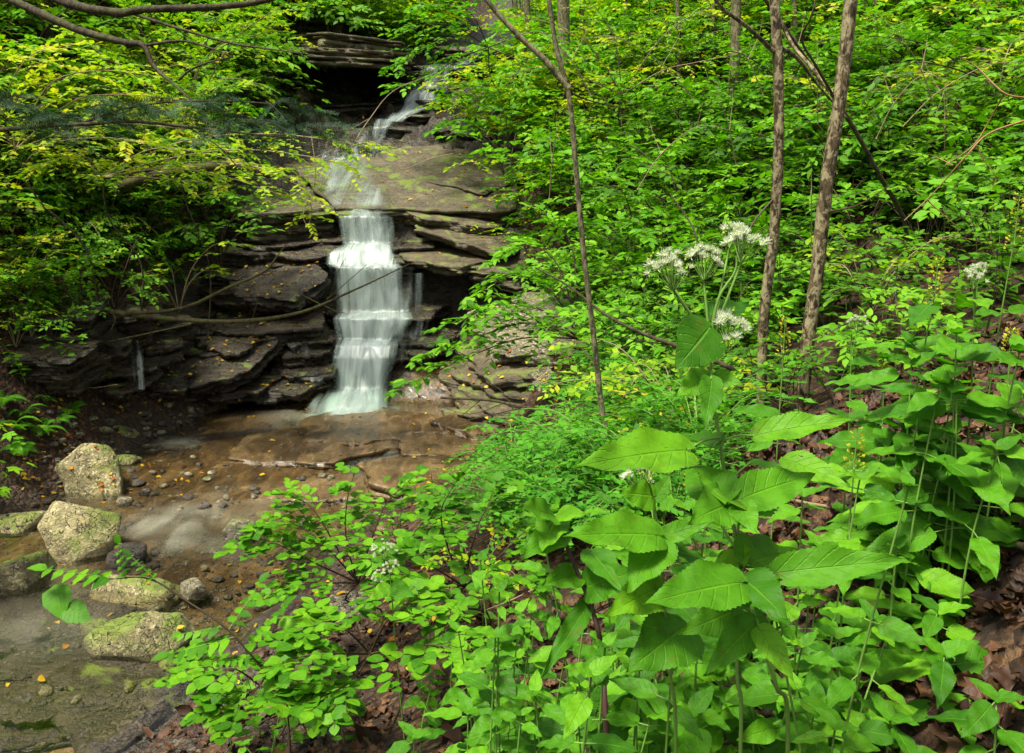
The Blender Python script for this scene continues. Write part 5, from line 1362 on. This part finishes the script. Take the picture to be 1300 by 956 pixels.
Y1 = 1.12
tall_plant("white_snakeroot", [(902, 440, Y1), (903, 480, Y1), (907, 520, Y1), (914, 560, Y1), (924, 632, Y1), (938, 700, Y1 - .01), (946, 750, Y1 - .02), (962, 800, Y1 - .02), (985, 870, Y1 - .03), (1000, 960, Y1)],
    "tall white-flowered plant with the highest flower heads", [
    ((900, 417, 1.10), (862, 466, 1.06), 2.0, 1, 1.4, .3), ((906, 399, 1.13), (953, 380, 1.18), 1.15, 0, 1.2), ((899, 412, 1.12), (846, 412, 1.16), .95, 2, .5),
    ((903, 479, 1.10), (862, 497, 1.06), 1.5, 1, 1.6), ((905, 479, 1.11), (942, 486, 1.08), 1.4, 0, 1.5), ((903, 482, 1.07), (900, 535, 1.0), .8, 3, 1.5),
    ((872, 572, 1.06), (735, 581, .95), .85, 0, .75), ((958, 553, 1.12), (1086, 528, 1.10), .85, 2, .65), ((985, 525, 1.3), (924, 517, 1.3), .8, 0, .6), ((905, 568, 1.1), (862, 545, 1.25), .9, 2, .5),
    ((922, 634, 1.06), (868, 585, 1.15), 1.5, 0, .9), ((926, 634, 1.06), (952, 606, 1.2), 1.5, 1, .9), ((868, 592, 1.15), (826, 580, 1.25), 1.1, 3, .7), ((930, 640, 1.08), (890, 648, .98), 1.1, 3, 1.2), ((932, 640, 1.06), (960, 668, 1.0), 1.5, 1, 1.4),
    ((942, 633, 1.06), (1040, 596, 1.12), 1.0, 0, .8), ((998, 583, 1.25), (1078, 614, 1.18), 1.1, 0, .9), ((952, 588, 1.2), (1012, 600, 1.15), .8, 2, .6),
    ((940, 740, 1.0), (823, 758, .92), 1.05, 0, 1.0), ((982, 728, 1.05), (1158, 708, 1.02), .78, 2, .75), ((943, 734, 1.02), (996, 776, .93), 1.35, 1, 1.3), ((938, 716, 1.05), (880, 712, 1.15), 1.1, 3, .8), ((952, 716, 1.05), (1020, 690, 1.18), 1.1, 0, .7),
    ((965, 800, 1.0), (1010, 862, .95), 1.0, 3, .9), ((958, 790, 1.02), (900, 850, .95), .9, 1, .9)],
    [((901, 440, Y1), (852, 348, 1.10), .030, 22, .9), ((901, 440, Y1), (893, 336, 1.14), .026, 16, .9), ((902, 440, Y1), (945, 312, 1.14), .026, 18, .95), ((902, 440, Y1), (928, 298, 1.18), .014, 8, .4), ((901, 440, Y1), (835, 330, 1.16), .012, 7, .2), ((903, 450, Y1), (924, 418, 1.12), .026, 18, .85), ((903, 450, Y1), (925, 440, 1.10), .015, 8, .1), ((905, 480, Y1), (900, 474, 1.16), .012, 6, 0)],
    seed=201, side=[[(901, 436, Y1), (912, 380, Y1), (933, 345, Y1), (935, 322, Y1)]])
tall_plant("white_snakeroot", [(818, 595, 1.35), (828, 630, 1.35), (836, 680, 1.33), (842, 740, 1.3), (850, 850, 1.3), (858, 960, 1.3)], "white-flowered plant with yellow buds below the long pointed leaf", [
    ((830, 630, 1.34), (792, 625, 1.3), 1.5, 1, 1.4), ((832, 634, 1.34), (852, 600, 1.36), 1.2, 0, 1.3), ((836, 680, 1.3), (722, 672, 1.2), .95, 0, .9), ((836, 684, 1.32), (905, 660, 1.3), 1.0, 2, .8), ((838, 690, 1.3), (800, 740, 1.2), 1.2, 3, .9), ((840, 700, 1.3), (900, 700, 1.35), 1.1, 1, .8),
    ((842, 745, 1.3), (780, 770, 1.2), 1.1, 3, .9), ((844, 750, 1.3), (890, 790, 1.2), 1.1, 1, .9)],
    [((822, 610, 1.35), (818, 612, 1.4), .034, 14, .6), ((822, 610, 1.35), (812, 588, 1.42), .02, 10, .95), ((828, 630, 1.35), (822, 605, 1.3), .014, 8, 0)], seed=202)
tall_plant("white_snakeroot", [(938, 655, 1.2), (936, 700, 1.2), (934, 760, 1.18), (936, 860, 1.15), (940, 960, 1.15)], "short plant with clusters of greenish buds under the broad leaves", [
    ((936, 705, 1.2), (905, 740, 1.15), 1.2, 1, 1), ((934, 770, 1.15), (985, 800, 1.1), 1.1, 0, 1), ((934, 775, 1.15), (870, 800, 1.1), 1.2, 3, 1)], [((938, 660, 1.2), (938, 658, 1.2), .016, 10, .2), ((936, 700, 1.2), (895, 632, 1.25), .014, 9, .3)], seed=203)
tall_plant("white_snakeroot", [(492, 705, 3.2), (496, 740, 3.2), (500, 790, 3.2), (505, 850, 3.2)], "short plant with loose white flower clusters among the round-leaved shrubs", [((494, 745, 3.2), (470, 760, 3.1), 1.2, 1, 1), ((496, 745, 3.2), (525, 755, 3.1), 1.2, 0, 1)],
    [((494, 725, 3.2), (488, 700, 3.2), .05, 26, .95), ((494, 725, 3.2), (498, 722, 3.15), .04, 20, .95), ((494, 730, 3.2), (482, 735, 3.1), .03, 14, .9)], seed=206)
tall_plant("purple_stemmed_plant", [(706, 655, 1.6), (722, 700, 1.6), (745, 755, 1.58), (758, 795, 1.55), (764, 830, 1.55), (768, 900, 1.5), (770, 960, 1.5)], "plant with a dark purple forked stem and mottled leaves", [
    ((704, 656, 1.6), (662, 640, 1.5), 1.15, 2, .9, 0), ((708, 654, 1.6), (742, 650, 1.55), 1.2, 0, .9, 0), ((705, 658, 1.62), (690, 690, 1.5), 1.1, 1, 1.0, 0), ((712, 672, 1.6), (668, 700, 1.5), 1.1, 3, .9), ((745, 745, 1.58), (802, 722, 1.5), 1.2, 3, 1.1), ((750, 700, 1.6), (790, 745, 1.5), 1.3, 0, 1.0), ((735, 730, 1.6), (690, 740, 1.5), 1.1, 2, .9),
    ((748, 765, 1.58), (692, 850, 1.4), .55, 4, 1.2), ((810, 755, 1.55), (850, 790, 1.45), 1.2, 1, 1.0), ((806, 760, 1.55), (780, 800, 1.5), 1.0, 0, 1.0), ((872, 794, 1.3), (803, 846, 1.2), 1.5, 1, 1.2)],
    mat='stem_purple', seed=204, r=.005, side=[[(764, 820, 1.55), (785, 790, 1.55), (812, 752, 1.55)]])

# plants grown node by node: opposite pairs of broad leaves up a stem
def herb_hero(name, u, v, Y, height, label, g, nl=6, lsize=.12, cluster=0, group=None, cat="plant", lean=(0, 0), spike=0, mat='stem', base=None):
    foot = base if base is not None else hit(u, v)[0]
    o = thing(name, foot, label, cat, group)
    top = np.array([lean[0], lean[1], height]); pts = [np.array([0, 0, -.03]), np.array([lean[0] * .25, lean[1] * .25, height * .5]), top]
    stalk(o, pts, .0032, .0018, mat); c = catmull(pts, 60); a0 = g.uniform(0, 3.14)
    for k in range(nl):
        t_ = .12 + .85 * k / max(1, nl - 1); q = c[int(t_ * 59)]
        for m in range(2):
            a = a0 + k * 1.45 + m * math.pi + g.normal() * .2; s = lsize * (1.1 - .55 * abs(t_ - .5) * 1.4) * g.uniform(.85, 1.15)
            d = norm(np.array([math.cos(a), math.sin(a), g.uniform(-.25, .2)])); e = q + d * s * .28
            stalk(o, [q, e], .0016, .0012, mat, "petiole")
            place_leaf_obj(o, hero_m[g.integers(5)], e, e + d * s + np.array([0, 0, -s * .06]), .35, g.uniform(.8, 1.05), g.normal() * .2)
    if not cluster and not spike:
        for m in range(2):
            a = a0 + m * math.pi; d = norm(np.array([math.cos(a), math.sin(a), .5])); place_leaf_obj(o, hero_m[m], top, top + d * lsize * .55, .35, .9)
    for k in range(cluster):
        a = g.uniform(0, 6.28); flower_cluster(o, g, c[52], top + np.array([math.cos(a) * .02, math.sin(a) * .02, .03 + .02 * k]), .03, 16, .85, .0095)
    if spike:
        fm = MB(); n = 70; zz = g.uniform(0, spike, n); aa = g.uniform(0, 6.28, n); rr = (.012 * (1 - zz / spike) + .006)
        pp = top + np.stack([np.cos(aa) * rr, np.sin(aa) * rr, zz - spike * .25], -1)
        add_leaves(fm, LS['small'], pp, norm(np.stack([np.cos(aa), np.sin(aa), .6 + 0 * aa], -1)), norm(g.normal(size=(n, 3))), g.uniform(.007, .012, n), g.random(n))
        fs = link("flower_spike", fm.mesh("flower_spike", M['gold']), o)
        stalk(o, [top - np.array([0, 0, .02]), top + np.array([0, 0, spike * .75])], .002, .001, mat, "spike_stem")
    return o

g = rng_(555)
def from_px(u, vt, Y, vb_extra=0):
    """foot on the ground under the point seen at (u, vt, Y) and the plant height up to it"""
    p = P(u, vt, Y); z, _ = drop(p[0], p[1]); return z, p[2] - z[2]
RIGHT = [(1165, 372, 2.35, 0, .13, "goldenrod with a pale yellow spike and drooping broad leaves", 6, .16), (1252, 372, 2.3, 2, 0, "white-flowered plant with a dense flat flower head over a dark stem", 5, .15),
         (1277, 300, 2.5, 0, .16, "tall leaning goldenrod with the highest yellow spike", 4, .10), (1090, 425, 2.7, 1, 0, "slender plant with a small white flower head beside the litter", 4, .11),
         (1130, 480, 2.4, 0, .05, "leafy plant with toothed leaves below the goldenrod", 5, .16), (1205, 455, 2.2, 0, 0, "dense broad-leaved plant in the middle of the right clump", 6, .18), (1290, 440, 2.2, 0, .06, "leafy plant with narrow yellow buds at the clump's far side", 6, .15),
         (1230, 500, 2.05, 0, 0, "low plant with one heart-shaped hanging leaf above the litter", 4, .17), (1185, 545, 2.1, 0, 0, "short shaded plant at the foot of the right clump", 4, .13), (1240, 565, 1.95, 0, 0, "low rosette of toothed leaves at the edge of the litter", 3, .12)]
for i, (u, vt, Y, cl, sp, lab, nl, ls) in enumerate(RIGHT):
    z, h = from_px(u, vt, Y); h = max(h, .12)
    herb_hero("goldenrod" if sp else "broad_leaved_plant", 0, 0, 0, h, lab, g, nl, ls, cl, "flowering plants on the litter-covered bank", spike=sp, base=z, lean=(g.normal() * .03, g.normal() * .03))
z, h = from_px(995, 440, 2.6); herb_hero("goldenrod", 0, 0, 0, h, "goldenrod with a bright yellow spike between the two blotchy trunks", g, 4, .09, 0, None, spike=.12, base=z)
z, h = from_px(1085, 585, 1.9); herb_hero("goldenrod", 0, 0, 0, h, "thin goldenrod with a budding yellow spike over the moss", g, 4, .12, 0, None, spike=.10, base=z)
for k in range(15):
    z, h = from_px(g.uniform(1100, 1310), g.uniform(415, 560), g.uniform(2.0, 2.9))
    if h < .12: continue
    herb_hero("broad_leaved_herb", 0, 0, 0, h, "broad-leaved herb crowded in the clump above the brown litter", g, 5, g.uniform(.11, .16), 0, "broad-leaved herbs in the clump above the litter", base=z, lean=(g.normal() * .06, g.normal() * .06), cat="herb")
LOW = [(1207, 822, 1.75, .14, "spreading low plant with two long pointed leaves on the litter"), (1190, 800, 1.9, .13, "low plant with one upright leaf in the brown litter"), (1090, 770, 1.75, .11, "low bright-leaved plant beside the litter edge"), (1060, 835, 1.6, .11, "small plant with rounded leaves under the largest leaf"),
       (1040, 690, 2.2, .12, "leafy plant growing over the mossy patch"), (1120, 660, 2.3, .14, "plant with broad toothed leaves below the pale stick"), (870, 900, 1.5, .13, "broad-leaved plant at the shaded foot of the tall one"), (1000, 905, 1.45, .13, "dark broad-leaved plant below the largest leaf"),
       (700, 885, 1.75, .11, "broad-leaved plant rising beside the purple stem"), (640, 850, 2.2, .11, "light green plant among thin woody stems"), (820, 870, 1.7, .12, "jagged-leaved plant on bare litter beside the purple stem"), (590, 900, 2.0, .12, "leafy plant spreading below the woody stems"), (930, 850, 1.65, .11, "small shaded plant between the tall stems"), (1130, 905, 1.5, .12, "broad-leaved plant beside the spreading low one"), (1270, 900, 1.5, .11, "small plant at the lower edge of the litter"),
       (760, 930, 1.5, .12, "broad-leaved plant in front of the purple stem"), (520, 930, 2.1, .11, "leafy plant in front of the round-leaved shrub"), (660, 780, 2.4, .11, "plant with toothed leaves behind the purple stem"), (600, 790, 2.7, .10, "plant with toothed leaves near the round-leaved shrub")]
for i, (u, v, Y, ls, lab) in enumerate(LOW):
    z, h = from_px(u, v, Y); h = min(max(h, .12), .75)
    herb_hero("broad_leaved_plant", 0, 0, 0, h, lab, g, 4 + (h > .3) + (h > .5), ls, 0, "low broad-leaved plants in the foreground", base=z, lean=(g.normal() * .03, g.normal() * .03))
for k in range(60):
    X, Y = g.uniform(-1.9, .7), g.uniform(1.7, 4.4); z, _ = drop(X, Y)
    if bank(X, Y)[0] < .5: continue
    u, v, f = proj(z + np.array([0, 0, .3]))
    if v[0] < 690 or u[0] < 240: continue
    herb_hero("small_herb", 0, 0, 0, g.uniform(.15, .4), "small toothed herb growing among the round-leaved shrubs", g, 4, g.uniform(.06, .09), 0, "small herbs among the round-leaved shrubs", base=z, lean=(g.normal() * .05, g.normal() * .05), cat="herb")
nf = 0
for k in range(700):
    u, v, Y = g.uniform(600, 1150), g.uniform(590, 930), g.uniform(1.35, 2.6)
    z, h = from_px(u, v, Y)
    if h < .12 or h > .95 or nf >= 74: continue
    nf += 1
    herb_hero("leafy_herb", 0, 0, 0, h, "leafy herb crowded among the tall flowering plants", g, 4 + int(h * 5), g.uniform(.065, .11), 0, "leafy herbs crowded among the tall flowering plants", base=z, lean=(g.normal() * .05, g.normal() * .05), cat="herb")
# round-leaved shrub at the bottom left of the centre: several stems, leaves as parts
M['round_mass'] = mat_leaf("round_leaf_mass", [(.030, .12, .004), (.055, .19, .005), (.085, .25, .006), (.13, .31, .008)], .34, True, True, .5)
RK = dict(r0=.005, r1=.002, ntw=12, twl=.26, lsize=.058, nleaf=7, t0=.25, droop=.05, tint=(.25, .85), flat=.3, jn=.25)
def round_shrub(base, label, limbs, seed, n=150, lsize=.056):
    spray_tree("round_leaved_shrub", base, label, [(l, dict(RK, lsize=lsize)) for l in limbs], 'round_mass', ["round"], 'twig_dark', seed=seed, cat="shrub", individual=n, stem_r=.007)
M['round_mass_obj'] = M['heromid']
round_shrub((455, 760, 4.6), "round-leaved shrub spreading in front of the brook shelves", [
    [(455, 740, 4.5), (430, 700, 4.5), (400, 650, 4.5), (370, 625, 4.5)], [(455, 740, 4.5), (440, 690, 4.4), (440, 640, 4.4), (450, 600, 4.4)], [(455, 740, 4.5), (400, 715, 4.3), (350, 690, 4.3), (310, 680, 4.3)], [(455, 740, 4.5), (410, 690, 4.4), (365, 660, 4.4), (335, 665, 4.4)],
    [(455, 740, 4.5), (470, 690, 4.3), (490, 640, 4.3), (520, 610, 4.3)], [(455, 740, 4.5), (420, 740, 4.2), (380, 740, 4.1), (345, 755, 4.1)], [(455, 740, 4.5), (500, 700, 4.2), (540, 660, 4.2), (560, 625, 4.2)]], 301, 290)
round_shrub((590, 760, 4.0), "round-leaved shrub between the pale rock and the purple stem", [
    [(590, 745, 3.9), (570, 700, 3.9), (560, 650, 3.9), (580, 610, 3.9)], [(590, 745, 3.9), (600, 690, 3.8), (615, 650, 3.8), (640, 625, 3.8)], [(590, 745, 3.9), (550, 720, 3.7), (510, 700, 3.7), (480, 705, 3.7)], [(590, 745, 3.9), (630, 710, 3.7), (660, 680, 3.7), (690, 660, 3.7)], [(590, 745, 3.9), (560, 740, 3.6), (520, 745, 3.5), (470, 760, 3.5)], [(590, 745, 3.9), (630, 740, 3.6), (660, 730, 3.5), (680, 740, 3.5)]], 302, 220, .058)
round_shrub((470, 850, 3.4), "low leafy shrub with rounded leaves at the lower edge", [
    [(470, 830, 3.3), (440, 800, 3.2), (410, 790, 3.2), (380, 800, 3.2)], [(470, 830, 3.3), (490, 790, 3.2), (520, 770, 3.2), (560, 770, 3.2)], [(470, 830, 3.3), (440, 830, 3.1), (400, 830, 3.0), (360, 840, 3.0)], [(470, 830, 3.3), (520, 820, 3.1), (560, 820, 3.0), (600, 830, 3.0)], [(470, 830, 3.3), (450, 860, 3.0), (420, 880, 2.9), (380, 890, 2.9)]], 303, 200, .062)
round_shrub((330, 880, 3.9), "sparse low shrub with rounded leaves beside the gravel", [
    [(330, 870, 3.8), (300, 850, 3.7), (270, 850, 3.7), (240, 850, 3.7)], [(330, 870, 3.8), (350, 840, 3.7), (380, 820, 3.7)], [(330, 870, 3.8), (310, 890, 3.6), (280, 910, 3.5)], [(330, 870, 3.8), (360, 880, 3.6), (400, 880, 3.5), (430, 900, 3.4)]], 304, 120, .062)
# arching pinnate twig reaching over the boulders
def pinnate(label, pts, fronds, seed, big=()):
    g = rng_(seed); w = px(pts); b = w[0]; z, _ = drop(b[0], b[1]); base = z
    o = thing("ash_seedling", base, label, "seedling")
    stalk(o, [np.array([0, 0, -.02])] + [q - base for q in w], .006, .0025, 'twig_dark')
    for a, t_, n in fronds:
        A, B = P(*a) - base, P(*t_) - base; stalk(o, [A, B], .0018, .001, 'stem', "leaf_stalk")
        d = norm(B - A); sdv = norm(np.cross(d, [0, 0, 1])); L_ = np.linalg.norm(B - A)
        for k in range(n):
            q = A + d * L_ * (.15 + .8 * k / (n - 1))
            for m in (-1, 1):
                e = q + norm(sdv * m + d * .5) * L_ * .30 * (1.1 - .5 * k / n)
                place_leaf_obj(o, leaf_mesh("ovate", 'heromid'), q, e + np.array([0, 0, -.01]), .3, 1.0, g.normal() * .2)
        place_leaf_obj(o, leaf_mesh("ovate", 'heromid'), B, B + d * L_ * .28, .3, 1.1)
    for A, B in big: place_leaf_obj(o, leaf_mesh("ovate", 'heromid'), P(*A) - base, P(*B) - base, .9, 1.35)
pinnate("seedling whose arching twig carries feathery leaves over the boulders", [(362, 880, 3.2), (330, 845, 3.2), (290, 800, 3.2), (240, 765, 3.2), (190, 735, 3.2), (140, 735, 3.2), (90, 740, 3.2)],
        [((200, 738, 3.2), (165, 705, 3.2), 5), ((150, 735, 3.2), (60, 722, 3.15), 6), ((160, 736, 3.2), (150, 690, 3.2), 5), ((300, 808, 3.2), (215, 830, 3.1), 6), ((285, 795, 3.2), (230, 805, 3.2), 5), ((320, 835, 3.2), (270, 840, 3.1), 6), ((290, 800, 3.2), (330, 740, 3.3), 5), ((310, 825, 3.2), (360, 770, 3.2), 5)], 401,
        [((70, 742, 3.2), (76, 784, 3.1)), ((82, 770, 3.15), (112, 786, 3.1))])

# ------------------------------------------------------------------ brown leaf litter on the right: single leaves, the rest as a mass
crump = []
for k in range(8):
    V, T, U = leaf_shape(9, .75, .45, 1.1, .22, .35, -.6 + .25 * k, 2.2, 2, 30 + k)
    V = V + fbm(V * 3.5, 3, k)[:, None] * np.array([.05, .05, .34]); crump.append((V, T, U))
crm = [mesh_np("dead_leaf", V, T, M['dead'], None, U) for V, T, U in crump]
g = rng_(99); cands = []
for k in range(9500):
    if g.random() < .6: X, Y = g.uniform(.35, 2.9), g.uniform(1.1, 4.6)
    else: X, Y = g.uniform(-2.0, 3.4), g.uniform(.9, 5.2)
    cands.append((X, Y))
cands = np.array(cands); H = hfun(cands[:, 0], cands[:, 1])
u_, v_, f_ = proj(np.column_stack([cands, H])); vis = (u_ > 600) & (u_ < 1310) & (v_ > 500) & (v_ < 960)
order = np.argsort(np.where(vis, f_, 1e3)); mm = MB(); rest = []
for r_, i in enumerate(order):
    X, Y = cands[i]; p = np.array([X, Y, H[i] + g.uniform(.0, .025)]); s = g.uniform(.035, .08)
    d = norm(g.normal(size=3) * [1, 1, .25]); n = norm(g.normal(size=3) * .55 + [0, 0, 1])
    if r_ % 4 == 0 and r_ < 1200:
        x, d, n = frames(d[None], n[None]); x, d, n = x[0], d[0], n[0]
        o = link("dead_leaf", crm[g.integers(8)])
        o.matrix_world = Matrix(((x[0] * s, d[0] * s, n[0] * s, p[0]), (x[1] * s, d[1] * s, n[1] * s, p[1]), (x[2] * s, d[2] * s, n[2] * s, p[2]), (0, 0, 0, 1)))
        tag(o, "curled dry brown leaf lying in the litter on the right bank", "dead leaf", "dry brown leaves on the right bank")
    else: rest.append((p, d, n, s, g.random(), g.integers(8)))
for k in range(8):
    sel = [r for r in rest if r[5] == k]
    add_leaves(mm, crump[k], *[np.array([r[i] for r in sel]) for i in range(5)])
tag(link("dead_leaf_mass", mm.mesh("dead_leaf_mass", M['deadmass'])), "thick mass of dry brown leaves under the right-hand plants", "leaf litter", kind="stuff")
def on_ground(u, v, lift=.02): return hit(u, v)[0] + np.array([0, 0, lift])
def stick(pp, r0, r1, label, mat):
    w = [on_ground(*q) for q in pp]; o = thing("stick", w[0], label, "stick")
    link("stem", mesh_np("stem", *tube([q - w[0] for q in w], r0, r1, 8, 24, .1, 4), M[mat], smooth=True), o)
stick([(975, 632), (1020, 645), (1060, 652), (1100, 662)], .008, .006, "pale grey stick lying over the moss behind the broad leaves", 'twig')
stick([(1235, 690), (1270, 698), (1320, 708)], .011, .010, "pale lichened stick lying on the brown litter", 'bark_grey')
stick([(1205, 628), (1240, 600), (1305, 560)], .006, .004, "thin tan stick slanting across the litter", 'twig')
stick([(1240, 555), (1262, 510), (1300, 470)], .005, .003, "thin pale stem leaning above the litter", 'twig')
stick([(560, 800), (640, 770), (700, 745), (760, 750)], .005, .003, "thin woody stem lying under the foreground leaves", 'twig')
